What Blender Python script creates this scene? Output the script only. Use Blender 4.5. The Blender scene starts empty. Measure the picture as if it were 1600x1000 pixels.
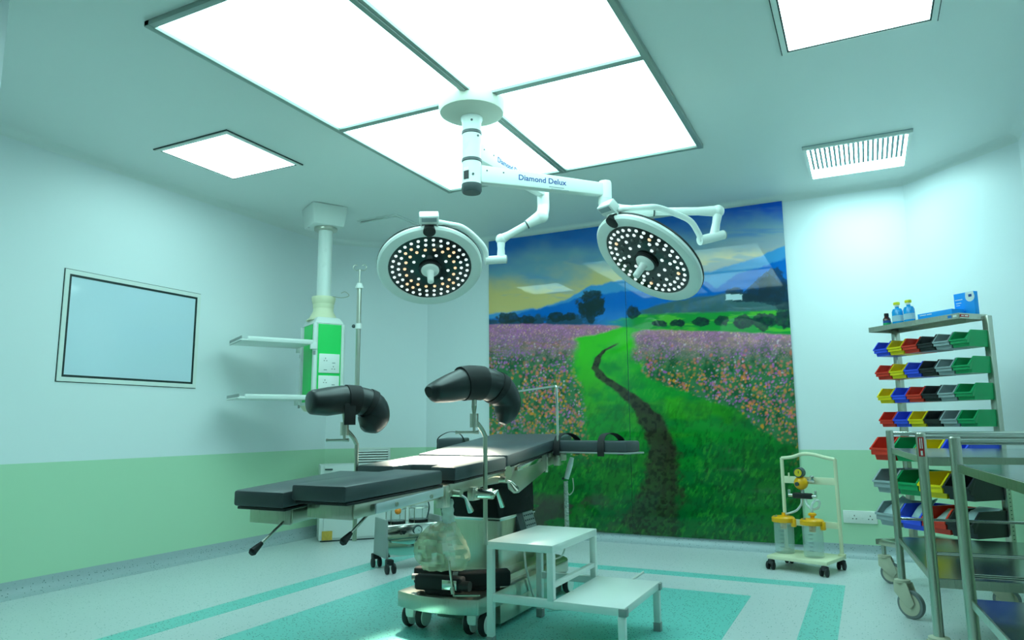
import bpy, bmesh, math, random
import numpy as np
from mathutils import Vector, Matrix

random.seed(7)
np.random.seed(7)
SC = bpy.context.scene
COL = SC.collection
PI = math.pi

# ------------------------------------------------------------------ camera
CAM_POS = Vector((0, 0, 0.9))
FPX, YAW, PITCH, ROLL = 1104.42, -0.46099, 0.148638, -0.008537
_f = Vector((math.sin(YAW) * math.cos(PITCH), math.cos(YAW) * math.cos(PITCH), math.sin(PITCH)))
_r = Vector((math.cos(YAW), -math.sin(YAW), 0))
_u = _r.cross(_f)
CR = math.cos(ROLL) * _r + math.sin(ROLL) * _u
CU = -math.sin(ROLL) * _r + math.cos(ROLL) * _u
CF = _f
cam = bpy.data.cameras.new('camera')
cam.sensor_width = 36.0
cam.lens = FPX * 36.0 / 1600.0
cam.clip_start = 0.02
cam_o = bpy.data.objects.new('camera', cam)
COL.objects.link(cam_o)
_m = Matrix((CR, CU, -CF)).transposed().to_4x4()
_m.translation = CAM_POS
cam_o.matrix_world = _m
SC.camera = cam_o

# ------------------------------------------------------------------ view, world, lamp colour
vs = SC.view_settings
vs.view_transform = 'Standard'
vs.look = 'None'
vs.exposure = 0.72
vs.gamma = 1.0
vs.use_curve_mapping = False
world = bpy.data.worlds.new('world')
SC.world = world
world.use_nodes = True
world.node_tree.nodes['Background'].inputs[0].default_value = (0.5, 0.62, 0.6, 1)
world.node_tree.nodes['Background'].inputs[1].default_value = 0.05
LAMP_COLOUR = (0.58, 1.0, 0.97)
PLENUM_STRENGTH = 2.9
PANEL_STRENGTH = 4.5
GRILLE_STRENGTH = 15.0
SPOT_WATTS_A = 1300.0
SPOT_WATTS_B = 110.0
SPOT_COLOUR = (1.0, 0.93, 0.72)


def ray(x, y):
    return CF + CR * ((x - 800) / FPX) - CU * ((y - 500) / FPX)


def at(x, y, dep):                      # point seen at pixel (x, y), dep metres along the view axis
    return CAM_POS + ray(x, y) * dep


def on_z(x, y, z):
    d = ray(x, y)
    return CAM_POS + d * ((z - CAM_POS.z) / d.z)


# ------------------------------------------------------------------ materials
def lin(c):
    def g(v):
        v = v / 255.0
        return v / 12.92 if v <= 0.04045 else ((v + 0.055) / 1.055) ** 2.4
    return (g(c[0]), g(c[1]), g(c[2]), 1.0)


def new_mat(name):
    m = bpy.data.materials.new(name)
    m.use_nodes = True
    nt = m.node_tree
    return m, nt, nt.nodes['Principled BSDF'], nt.nodes, nt.links


def mat(name, rgb, rough=0.5, metal=0.0, var=0.04, scale=6.0, bump=0.0, spec=0.5, coat=0.0, alpha=1.0, trans=0.0):
    """plain procedural material: one colour with a little noise in colour and gloss"""
    m, nt, b, N, L = new_mat(name)
    tc = N.new('ShaderNodeTexCoord')
    nz = N.new('ShaderNodeTexNoise')
    nz.inputs['Scale'].default_value = scale
    nz.inputs['Detail'].default_value = 3
    L.new(tc.outputs['Object'], nz.inputs['Vector'])
    mx = N.new('ShaderNodeMix')
    mx.data_type = 'RGBA'
    c = lin(rgb)
    mx.inputs[6].default_value = tuple(min(1, v * (1 - var)) for v in c[:3]) + (1,)
    mx.inputs[7].default_value = tuple(min(1, v * (1 + var)) for v in c[:3]) + (1,)
    L.new(nz.outputs['Fac'], mx.inputs[0])
    L.new(mx.outputs[2], b.inputs['Base Color'])
    mr = N.new('ShaderNodeMapRange')
    mr.inputs['To Min'].default_value = max(0.02, rough - 0.015)
    mr.inputs['To Max'].default_value = min(1, rough + 0.015)
    L.new(nz.outputs['Fac'], mr.inputs['Value'])
    L.new(mr.outputs[0], b.inputs['Roughness'])
    b.inputs['Metallic'].default_value = metal
    b.inputs['Specular IOR Level'].default_value = spec
    b.inputs['Coat Weight'].default_value = coat
    b.inputs['Alpha'].default_value = alpha
    b.inputs['Transmission Weight'].default_value = trans
    if bump:
        bp = N.new('ShaderNodeBump')
        bp.inputs['Strength'].default_value = bump
        bp.inputs['Distance'].default_value = 0.002
        L.new(nz.outputs['Fac'], bp.inputs['Height'])
        L.new(bp.outputs[0], b.inputs['Normal'])
    return m


def brushed(name, rgb, rough=0.3, axis=2):
    """stainless steel with fine brushing along one axis"""
    m, nt, b, N, L = new_mat(name)
    tc = N.new('ShaderNodeTexCoord')
    mp = N.new('ShaderNodeMapping')
    s = [900.0, 900.0, 900.0]
    s[axis] = 4.0
    mp.inputs['Scale'].default_value = s
    nz = N.new('ShaderNodeTexNoise')
    nz.inputs['Scale'].default_value = 1.0
    L.new(tc.outputs['Object'], mp.inputs[0])
    L.new(mp.outputs[0], nz.inputs['Vector'])
    mr = N.new('ShaderNodeMapRange')
    mr.inputs['To Min'].default_value = max(0.05, rough - 0.02)
    mr.inputs['To Max'].default_value = rough + 0.02
    L.new(nz.outputs['Fac'], mr.inputs['Value'])
    L.new(mr.outputs[0], b.inputs['Roughness'])
    b.inputs['Base Color'].default_value = lin(rgb)
    b.inputs['Metallic'].default_value = 1.0
    return m


def glow(name, rgb, strength, texture=False, base=(255, 255, 255)):
    m, nt, b, N, L = new_mat(name)
    b.inputs['Base Color'].default_value = lin(base)
    b.inputs['Roughness'].default_value = 0.4
    b.inputs['Emission Color'].default_value = (*rgb, 1)
    b.inputs['Emission Strength'].default_value = strength
    if texture:                                    # the fabric of the diffuser: faint unevenness
        tc = N.new('ShaderNodeTexCoord')
        nz = N.new('ShaderNodeTexNoise')
        nz.inputs['Scale'].default_value = 1.3
        nz.inputs['Detail'].default_value = 1
        L.new(tc.outputs['Object'], nz.inputs['Vector'])
        mr = N.new('ShaderNodeMapRange')
        mr.inputs['From Min'].default_value = 0.3
        mr.inputs['From Max'].default_value = 0.6
        mr.inputs['To Min'].default_value = strength * 0.45
        mr.inputs['To Max'].default_value = strength * 1.2
        L.new(nz.outputs['Fac'], mr.inputs['Value'])
        L.new(mr.outputs[0], b.inputs['Emission Strength'])
    return m


def speckled(name, rgb, dark, amount, scale=90.0, rough=0.32):
    m, nt, b, N, L = new_mat(name)
    tc = N.new('ShaderNodeTexCoord')
    vo = N.new('ShaderNodeTexVoronoi')
    vo.inputs['Scale'].default_value = scale
    L.new(tc.outputs['Object'], vo.inputs['Vector'])
    nz = N.new('ShaderNodeTexNoise')
    nz.inputs['Scale'].default_value = scale * 0.9
    L.new(tc.outputs['Object'], nz.inputs['Vector'])
    lt = N.new('ShaderNodeMath')
    lt.operation = 'LESS_THAN'
    L.new(vo.outputs['Distance'], lt.inputs[0])
    lt.inputs[1].default_value = 0.26
    sep = N.new('ShaderNodeSeparateColor')
    L.new(vo.outputs['Color'], sep.inputs[0])
    l2 = N.new('ShaderNodeMath')
    l2.operation = 'LESS_THAN'
    L.new(sep.outputs[0], l2.inputs[0])
    l2.inputs[1].default_value = amount
    mu = N.new('ShaderNodeMath')
    mu.operation = 'MULTIPLY'
    L.new(lt.outputs[0], mu.inputs[0])
    L.new(l2.outputs[0], mu.inputs[1])
    base = N.new('ShaderNodeMix')
    base.data_type = 'RGBA'
    c = lin(rgb)
    base.inputs[6].default_value = tuple(v * 0.93 for v in c[:3]) + (1,)
    base.inputs[7].default_value = tuple(min(1, v * 1.05) for v in c[:3]) + (1,)
    L.new(nz.outputs['Fac'], base.inputs[0])
    mx = N.new('ShaderNodeMix')
    mx.data_type = 'RGBA'
    L.new(mu.outputs[0], mx.inputs[0])
    L.new(base.outputs[2], mx.inputs[6])
    mx.inputs[7].default_value = lin(dark)
    L.new(mx.outputs[2], b.inputs['Base Color'])
    b.inputs['Roughness'].default_value = rough
    return m


def wall_paint(name):
    """two-tone wall: pale blue-white above, green dado below 0.715 m"""
    m, nt, b, N, L = new_mat(name)
    g = N.new('ShaderNodeNewGeometry')
    sp = N.new('ShaderNodeSeparateXYZ')
    L.new(g.outputs['Position'], sp.inputs[0])
    gt = N.new('ShaderNodeMath')
    gt.operation = 'GREATER_THAN'
    gt.inputs[1].default_value = 0.715
    L.new(sp.outputs[2], gt.inputs[0])
    nz = N.new('ShaderNodeTexNoise')
    nz.inputs['Scale'].default_value = 2.0
    L.new(g.outputs['Position'], nz.inputs['Vector'])
    mx = N.new('ShaderNodeMix')
    mx.data_type = 'RGBA'
    mx.inputs[6].default_value = lin((190, 228, 194))
    mx.inputs[7].default_value = lin((236, 242, 245))
    L.new(gt.outputs[0], mx.inputs[0])
    L.new(mx.outputs[2], b.inputs['Base Color'])
    mr = N.new('ShaderNodeMapRange')
    mr.inputs['To Min'].default_value = 0.38
    mr.inputs['To Max'].default_value = 0.5
    L.new(nz.outputs['Fac'], mr.inputs['Value'])
    L.new(mr.outputs[0], b.inputs['Roughness'])
    return m


M = {}
M['wall'] = wall_paint('wall_paint')
M['ceiling'] = mat('ceiling_paint', (232, 238, 236), 0.45, var=0.01, scale=3)
M['floor'] = speckled('floor_vinyl', (214, 222, 224), (110, 150, 150), 0.22)
M['teal'] = speckled('teal_vinyl', (128, 214, 206), (20, 96, 96), 0.6, scale=85)
M['cove'] = speckled('cove_vinyl', (176, 192, 196), (80, 110, 112), 0.3)
M['white'] = mat('white_enamel', (232, 238, 234), 0.28, var=0.015)
M['white_plastic'] = mat('white_plastic', (238, 240, 236), 0.38, var=0.015)
M['canopy'] = mat('canopy_enamel', (206, 210, 196), 0.4, var=0.01)
M['cream'] = mat('cream_enamel', (232, 232, 198), 0.4, var=0.02)
M['green'] = mat('green_panel', (24, 216, 100), 0.35, var=0.02)
M['steel'] = brushed('brushed_steel', (196, 196, 184), 0.28)
M['steel_h'] = brushed('brushed_steel_long', (192, 192, 178), 0.3, axis=1)
M['polished'] = brushed('polished_steel', (214, 214, 206), 0.14)
M['alu'] = mat('frame_aluminium', (158, 172, 166), 0.4, metal=0.3)
M['rail'] = mat('satin_rail_plate', (206, 214, 218), 0.3, metal=0.35)
M['pad'] = mat('dark_vinyl_pad', (66, 76, 80), 0.4, var=0.03, scale=20)
M['black'] = mat('black_plastic', (22, 24, 26), 0.45, var=0.1)
M['rubber'] = mat('black_rubber', (30, 34, 36), 0.6, var=0.1)
M['boot'] = mat('moulded_black_foam', (34, 40, 42), 0.38, var=0.08, scale=20)
M['cloth'] = mat('black_cloth', (12, 12, 13), 0.9, var=0.2)
M['strap'] = mat('black_webbing', (26, 28, 30), 0.75, var=0.1)
M['dark'] = mat('dark_grey_plastic', (62, 74, 76), 0.4)
M['grey'] = mat('grey_plastic', (150, 158, 156), 0.45)
M['caster'] = mat('pale_caster_plastic', (196, 196, 172), 0.5)
M['tyre'] = mat('grey_tyre', (122, 132, 132), 0.6)
M['gasket'] = mat('dark_gasket', (22, 44, 44), 0.5)
M['winglass'] = mat('frosted_window_glass', (208, 228, 240), 0.12, var=0.01, scale=2, coat=0.2)
M['yellow'] = mat('yellow_plastic', (255, 180, 0), 0.35)
M['orange'] = mat('orange_plastic', (250, 140, 40), 0.4)
M['red_label'] = mat('red_label', (196, 40, 40), 0.4)
M['white_print'] = mat('white_print', (240, 240, 240), 0.5, var=0.0)
M['blue_print'] = mat('blue_print', (24, 70, 150), 0.5, var=0.0)
M['grey_print'] = mat('grey_print', (150, 165, 170), 0.5, var=0.0)
M['black_print'] = mat('black_print', (20, 24, 26), 0.5, var=0.0)
M['lens_off'] = mat('unlit_lens', (70, 76, 76), 0.1, coat=0.6)
M['lens_white'] = glow('led_white', (0.92, 1.0, 0.97), 0.42)
M['lens_warm'] = glow('led_warm', (1.0, 0.5, 0.12), 0.5)
for k_ in ('lens_white', 'lens_warm'):
    M[k_].cycles.emission_sampling = 'NONE'
M['plate'] = mat('dark_lens_plate', (26, 34, 34), 0.14, coat=0.4)
M['diffuser'] = glow('laminar_diffuser', LAMP_COLOUR, PLENUM_STRENGTH, texture=True)
M['panel_glow'] = glow('panel_diffuser', LAMP_COLOUR, PANEL_STRENGTH)
M['grille_glow'] = glow('grille_tubes', LAMP_COLOUR, GRILLE_STRENGTH)
M['grille_bar'] = mat('grille_bar', (150, 170, 180), 0.5)
for n, c in dict(bin_red=(240, 56, 34), bin_green=(6, 164, 98), bin_yellow=(255, 224, 0), bin_blue=(56, 90, 246),
                 bin_grey=(162, 176, 180), bin_black=(36, 40, 42)).items():
    M[n] = mat(n, c, 0.4, var=0.03)
M['cyan_liquid'] = mat('cyan_rub', (10, 160, 236), 0.15, var=0.02, coat=0.3)
M['cap_yellow'] = mat('cap_yellow', (240, 226, 30), 0.4)
M['brown_glass'] = mat('brown_bottle', (70, 20, 18), 0.15, coat=0.5)
M['box_blue'] = mat('blue_carton', (0, 160, 255), 0.5, var=0.02)
M['box_blue_dark'] = mat('blue_carton_side', (0, 120, 206), 0.5, var=0.02)
M['label'] = mat('bottle_label', (176, 206, 226), 0.5, var=0.1, scale=120)
M['packet'] = mat('pale_packet', (190, 216, 220), 0.35, var=0.12, scale=40)
M['cabinet'] = mat('aged_white_enamel', (224, 230, 226), 0.45, var=0.05, scale=8)
M['tape'] = mat('yellow_tape', (206, 170, 70), 0.6, var=0.25, scale=60)
M['cable_white'] = mat('white_cable', (226, 228, 220), 0.5)
M['face_yellow'] = mat('gauge_face', (226, 196, 40), 0.4)


def glass_mat(name, rgb, rough, alpha):
    m, nt, b, N, L = new_mat(name)
    b.inputs['Base Color'].default_value = lin(rgb)
    b.inputs['Roughness'].default_value = rough
    b.inputs['Alpha'].default_value = alpha
    tc = N.new('ShaderNodeTexCoord')
    nz = N.new('ShaderNodeTexNoise')
    nz.inputs['Scale'].default_value = 14
    L.new(tc.outputs['Object'], nz.inputs['Vector'])
    mr = N.new('ShaderNodeMapRange')
    mr.inputs['To Min'].default_value = alpha * 0.75
    mr.inputs['To Max'].default_value = min(1, alpha * 1.25)
    L.new(nz.outputs['Fac'], mr.inputs['Value'])
    L.new(mr.outputs[0], b.inputs['Alpha'])
    return m


M['clear'] = glass_mat('clear_canister', (200, 226, 224), 0.08, 0.24)
M['bag'] = glass_mat('clear_bag_film', (230, 230, 196), 0.22, 0.42)
M['hose'] = glass_mat('clear_hose', (220, 232, 230), 0.2, 0.6)

# ------------------------------------------------------------------ mesh helpers
W = {}                                   # object -> world matrix (known before any depsgraph update)


def ident():
    return Matrix.Identity(4)


class MB:
    def __init__(self):
        self.v, self.f = [], []

    def add(self, vs, fs):
        o = len(self.v)
        self.v += [Vector(p) for p in vs]
        self.f += [tuple(i + o for i in q) for q in fs]
        return self

    def box(self, c, s, R=None):
        hx, hy, hz = s[0] / 2, s[1] / 2, s[2] / 2
        P = [Vector((x * hx, y * hy, z * hz)) for z in (-1, 1) for y in (-1, 1) for x in (-1, 1)]
        if R is not None:
            P = [R @ p for p in P]
        return self.add([p + Vector(c) for p in P], [(0, 2, 3, 1), (4, 5, 7, 6), (0, 1, 5, 4), (2, 6, 7, 3), (0, 4, 6, 2), (1, 3, 7, 5)])

    def hexa(self, P):                   # eight corners: bottom ring then top ring, both counter-clockwise from above
        return self.add(P, [(3, 2, 1, 0), (4, 5, 6, 7), (0, 1, 5, 4), (1, 2, 6, 5), (2, 3, 7, 6), (3, 0, 4, 7)])

    def prism(self, poly, axis, a, b):   # 2-D outline extruded along an axis
        def mk(p, t):
            return {0: (t, p[0], p[1]), 1: (p[0], t, p[1]), 2: (p[0], p[1], t)}[axis]
        n = len(poly)
        vs = [mk(p, a) for p in poly] + [mk(p, b) for p in poly]
        fs = [tuple(range(n - 1, -1, -1)), tuple(range(n, 2 * n))] + [(i, (i + 1) % n, n + (i + 1) % n, n + i) for i in range(n)]
        return self.add(vs, fs)

    def cyl(self, p0, p1, r0, r1=None, seg=16, cap=True):
        p0, p1 = Vector(p0), Vector(p1)
        r1 = r0 if r1 is None else r1
        d = (p1 - p0).normalized()
        a = d.orthogonal().normalized()
        b = d.cross(a)
        vs = []
        for p, r in ((p0, r0), (p1, r1)):
            vs += [p + (a * math.cos(2 * PI * i / seg) + b * math.sin(2 * PI * i / seg)) * r for i in range(seg)]
        fs = [(i, (i + 1) % seg, seg + (i + 1) % seg, seg + i) for i in range(seg)]
        if cap:
            fs += [tuple(range(seg - 1, -1, -1)), tuple(range(seg, 2 * seg))]
        return self.add(vs, fs)

    def lathe(self, prof, origin=(0, 0, 0), axis=(0, 0, 1), seg=24, cap=True):   # prof: (radius, height)
        axis = Vector(axis).normalized()
        a = axis.orthogonal().normalized()
        b = axis.cross(a)
        o = Vector(origin)
        vs, fs = [], []
        for r, h in prof:
            vs += [o + axis * h + (a * math.cos(2 * PI * i / seg) + b * math.sin(2 * PI * i / seg)) * max(r, 1e-4) for i in range(seg)]
        for k in range(len(prof) - 1):
            for i in range(seg):
                j = (i + 1) % seg
                fs.append((k * seg + i, k * seg + j, (k + 1) * seg + j, (k + 1) * seg + i))
        if cap:
            fs += [tuple(range(seg - 1, -1, -1)), tuple(range((len(prof) - 1) * seg, len(prof) * seg))]
        return self.add(vs, fs)

    def tube(self, pts, r, seg=10, cap=True, rr=None, flat=1.0, up=None):
        pts = [Vector(p) for p in pts]
        n = len(pts)
        vs, fs = [], []
        prev = None
        for i, p in enumerate(pts):
            t = (pts[min(i + 1, n - 1)] - pts[max(i - 1, 0)]).normalized()
            if prev is None:
                a = Vector(up) if up is not None else t.orthogonal()
            else:
                a = prev
            a = (a - t * a.dot(t)).normalized()
            prev = a
            b = t.cross(a)
            q = rr[i] if rr else r
            vs += [p + (a * math.cos(2 * PI * k / seg) + b * (math.sin(2 * PI * k / seg) * flat)) * q for k in range(seg)]
        for i in range(n - 1):
            for k in range(seg):
                j = (k + 1) % seg
                fs.append((i * seg + k, i * seg + j, (i + 1) * seg + j, (i + 1) * seg + k))
        if cap:
            fs += [tuple(range(seg - 1, -1, -1)), tuple(range((n - 1) * seg, n * seg))]
        return self.add(vs, fs)

    def ball(self, c, r, seg=12, rings=8, sc=(1, 1, 1)):
        c = Vector(c)
        prof = [(math.sin(PI * i / rings), -math.cos(PI * i / rings)) for i in range(rings + 1)]
        vs, fs = [], []
        for q, h in prof:
            q = max(q, 1e-3)
            vs += [c + Vector((math.cos(2 * PI * i / seg) * q * r * sc[0], math.sin(2 * PI * i / seg) * q * r * sc[1], h * r * sc[2])) for i in range(seg)]
        for k in range(rings):
            for i in range(seg):
                j = (i + 1) % seg
                fs.append((k * seg + i, k * seg + j, (k + 1) * seg + j, (k + 1) * seg + i))
        fs += [tuple(range(seg - 1, -1, -1)), tuple(range(rings * seg, rings * seg + seg))]
        return self.add(vs, fs)

    def mesh(self, name, m, X=None, smooth=True, bevel=0.0, bseg=2):
        X = X or ident()
        me = bpy.data.meshes.new(name)
        me.from_pydata([tuple(X @ p) for p in self.v], [], self.f)
        bm = bmesh.new()
        bm.from_mesh(me)
        bmesh.ops.recalc_face_normals(bm, faces=bm.faces)
        if bevel:
            es = [e for e in bm.edges if len(e.link_faces) == 2 and e.calc_face_angle(0) > 0.5]
            bmesh.ops.bevel(bm, geom=es, offset=bevel, segments=bseg, profile=0.5, affect='EDGES', clamp_overlap=True)
        for e in bm.edges:
            e.smooth = not (len(e.link_faces) == 2 and e.calc_face_angle(0) > 0.6)
        for fc in bm.faces:
            fc.smooth = smooth
        bm.to_mesh(me)
        bm.free()
        me.materials.append(M[m] if isinstance(m, str) else m)
        return me

    def build(self, name, m, parent=None, X=None, smooth=True, bevel=0.0, bseg=2):
        """X: frame the vertices are given in (default world)"""
        X = X or ident()
        if parent is not None:
            T = W[parent].inverted() @ X
            me = self.mesh(name, m, T, smooth, bevel, bseg)
            o = bpy.data.objects.new(name, me)
            o.parent = parent
            W[o] = W[parent].copy()
        else:
            me = self.mesh(name, m, X, smooth, bevel, bseg)
            o = bpy.data.objects.new(name, me)
            W[o] = ident()
        COL.objects.link(o)
        return o


def smooth_path(P, n=8):
    """Catmull-Rom through the points"""
    P = [Vector(p) for p in P]
    Q = [P[0] * 2 - P[1]] + P + [P[-1] * 2 - P[-2]]
    out = []
    for i in range(1, len(Q) - 2):
        for k in range(n):
            t = k / n
            a, b, c, d = Q[i - 1], Q[i], Q[i + 1], Q[i + 2]
            out.append(0.5 * ((2 * b) + (c - a) * t + (2 * a - 5 * b + 4 * c - d) * t * t + (3 * b - a - 3 * c + d) * t ** 3))
    out.append(P[-1])
    return out


def interp(vals, n):
    out = []
    for i in range(len(vals) - 1):
        for k in range(n):
            out.append(vals[i] + (vals[i + 1] - vals[i]) * k / n)
    out.append(vals[-1])
    return out


def tag(o, label, cat, group=None, kind=None):
    if label:
        o['label'] = label
    if cat:
        o['category'] = cat
    if group:
        o['group'] = group
    if kind:
        o['kind'] = kind
    return o


def thing(name, label, cat, loc, rz=0.0, group=None):
    o = bpy.data.objects.new(name, None)
    o.empty_display_size = 0.1
    X = Matrix.Translation(Vector(loc)) @ Matrix.Rotation(rz, 4, 'Z')
    o.location = loc
    o.rotation_euler = (0, 0, rz)
    W[o] = X
    COL.objects.link(o)
    return tag(o, label, cat, group)


def inst(name, me, parent, X):
    """another object on shared mesh data, X = its world matrix"""
    o = bpy.data.objects.new(name, me)
    o.parent = parent
    o.matrix_local = W[parent].inverted() @ X
    W[o] = X
    COL.objects.link(o)
    return o


def frame_of(o, x, y, z):
    m = Matrix((Vector(x), Vector(y), Vector(z))).transposed().to_4x4()
    m.translation = Vector(o)
    return m


def lettering(name, body, size, m, parent, X, bold=0.0):
    cu = bpy.data.curves.new(name, 'FONT')
    cu.body = body
    cu.size = size
    cu.offset = bold
    cu.extrude = 0.0004
    cu.align_x = 'CENTER'
    cu.align_y = 'CENTER'
    cu.resolution_u = 3
    t = bpy.data.objects.new(name, cu)
    COL.objects.link(t)
    dg = bpy.context.evaluated_depsgraph_get()
    me = bpy.data.meshes.new_from_object(t.evaluated_get(dg))
    bpy.data.objects.remove(t)
    bpy.data.curves.remove(cu)
    me.transform(W[parent].inverted() @ X)
    me.materials.clear()
    me.materials.append(M[m])
    o = bpy.data.objects.new(name, me)
    o.parent = parent
    W[o] = W[parent].copy()
    COL.objects.link(o)
    return o


# ================================================================== THE ROOM
H = 2.59
XL, XR, YB, YF = -4.24, 0.92, 5.49, -1.3
POLY = [(XL, YF), (XR, YF), (XR, 4.91), (0.34, YB), (-3.61, YB), (XL, 4.86)]      # counter-clockwise
SIDES = ['front', 'right', 'back_right', 'back', 'back_left', 'left']


def offset_poly(d):
    """POLY moved inwards by d (mitred)"""
    n = len(POLY)
    out = []
    for i in range(n):
        p0, p1, p2 = Vector(POLY[i - 1]), Vector(POLY[i]), Vector(POLY[(i + 1) % n])
        e0, e1 = (p1 - p0).normalized(), (p2 - p1).normalized()
        n0, n1 = Vector((-e0.y, e0.x)), Vector((-e1.y, e1.x))
        k = d / (1 + n0.dot(n1))
        out.append(p1 + (n0 + n1) * k)
    return out


fl = MB().prism([(p.x, p.y) for p in offset_poly(-0.1)], 2, -0.08, 0.0).build('floor', 'floor', smooth=False)
tag(fl, None, None, kind='structure')
ce = MB().prism([(p.x, p.y) for p in offset_poly(-0.1)], 2, H, H + 0.08).build('ceiling', 'ceiling', smooth=False)
tag(ce, None, None, kind='structure')
A0, A1 = offset_poly(0.0), offset_poly(-0.1)
for i, s in enumerate(SIDES):
    j = (i + 1) % 6
    w = MB().hexa([(*A1[i], 0), (*A1[j], 0), (*A0[j], 0), (*A0[i], 0), (*A1[i], H), (*A1[j], H), (*A0[j], H), (*A0[i], H)])
    o = w.build('wall_' + s, 'wall', smooth=False)
    tag(o, None, None, kind='structure')
# vinyl coved skirting and rounded ceiling corner, wall by wall
R1, R2 = 0.06, 0.05
prof_lo = [(0.0, 0.0), (0.0, 0.085), (0.004, 0.085), (0.005, R1)] + [(0.005 + R1 - R1 * math.cos(a), R1 - R1 * math.sin(a)) for a in np.linspace(0, PI / 2, 7)[1:]] 
prof_lo = [(d, z + 0.0015 if k > 2 else z) for k, (d, z) in enumerate(prof_lo)] + [(0.005 + R1, 0.0)]
prof_hi = [(0.0, H), (0.0, H - R2)] + [(R2 - R2 * math.cos(a), H - R2 + R2 * math.sin(a)) for a in np.linspace(0, PI / 2, 7)]
for nm, prof, mm in (('baseboard_', prof_lo, 'cove'), ('trim_', prof_hi, 'ceiling')):
    rings = [offset_poly(d) for d, z in prof]
    for i, s in enumerate(SIDES):
        j = (i + 1) % 6
        mb = MB()
        n = len(prof)
        vs = [(*rings[k][i], prof[k][1]) for k in range(n)] + [(*rings[k][j], prof[k][1]) for k in range(n)]
        mb.add(vs, [(k, k + 1, n + k + 1, n + k) for k in range(n - 1)])
        o = mb.build(nm + (s if nm == 'baseboard_' else str(i + 1)), mm)
        tag(o, None, None, kind='structure')
# boxed-in corner beside the entrance (its edge shows at the top corner of the picture)
o = MB().box(((XL + -2.86) / 2, 0.55, H / 2), (-2.86 - XL, 1.7, H)).build('wall_front_return', 'wall', smooth=False)
tag(o, None, None, kind='structure')

# inlaid teal vinyl: an outer border and an inner field
BX0, BX1, BY0, BY1, BW = -3.06, -0.18, 1.40, 4.525, 0.155
for nm, x0, x1, y0, y1 in (('border_strip', BX0, BX0 + BW, BY0, BY1), ('border_strip', BX1 - BW, BX1, BY0, BY1),
                           ('border_strip', BX0 + BW, BX1 - BW, BY1 - BW + 0.03, BY1), ('border_strip', BX0 + BW, BX1 - BW, BY0, BY0 + BW),
                           ('inlay_field', -2.577, -0.62, 1.86, 4.06)):
    MB().box(((x0 + x1) / 2, (y0 + y1) / 2, 0.0), (x1 - x0, y1 - y0, 0.002)).build(nm, 'teal', fl, smooth=False)


# ------------------------------------------------------------------ mural
def srgb_arr(c):
    return np.array([lin(c)[:3]])[0]


def value_noise(x, y, seed=0):
    """smooth lattice noise for arrays"""
    def hsh(i, j):
        n = (i * 374761393 + j * 668265263 + seed * 1442695041) & 0xffffffff
        n = ((n ^ (n >> 13)) * 1274126177) & 0xffffffff
        return ((n ^ (n >> 16)) & 0xffff) / 65535.0
    xi, yi = np.floor(x).astype(np.int64), np.floor(y).astype(np.int64)
    fx, fy = x - xi, y - yi
    fx, fy = fx * fx * (3 - 2 * fx), fy * fy * (3 - 2 * fy)
    a, b, c, d = hsh(xi, yi), hsh(xi + 1, yi), hsh(xi, yi + 1), hsh(xi + 1, yi + 1)
    return (a + (b - a) * fx) * (1 - fy) + (c + (d - c) * fx) * fy


def fbm(x, y, seed=0, octv=4):
    s, a, t = 0, 1.0, 0
    for k in range(octv):
        s = s + a * value_noise(x * 2 ** k, y * 2 ** k, seed + k)
        t += a
        a *= 0.55
    return s / t


MX0, MX1, MZ0, MZ1, MY = -2.947, -0.455, 0.063, 2.548, YB - 0.012


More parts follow.
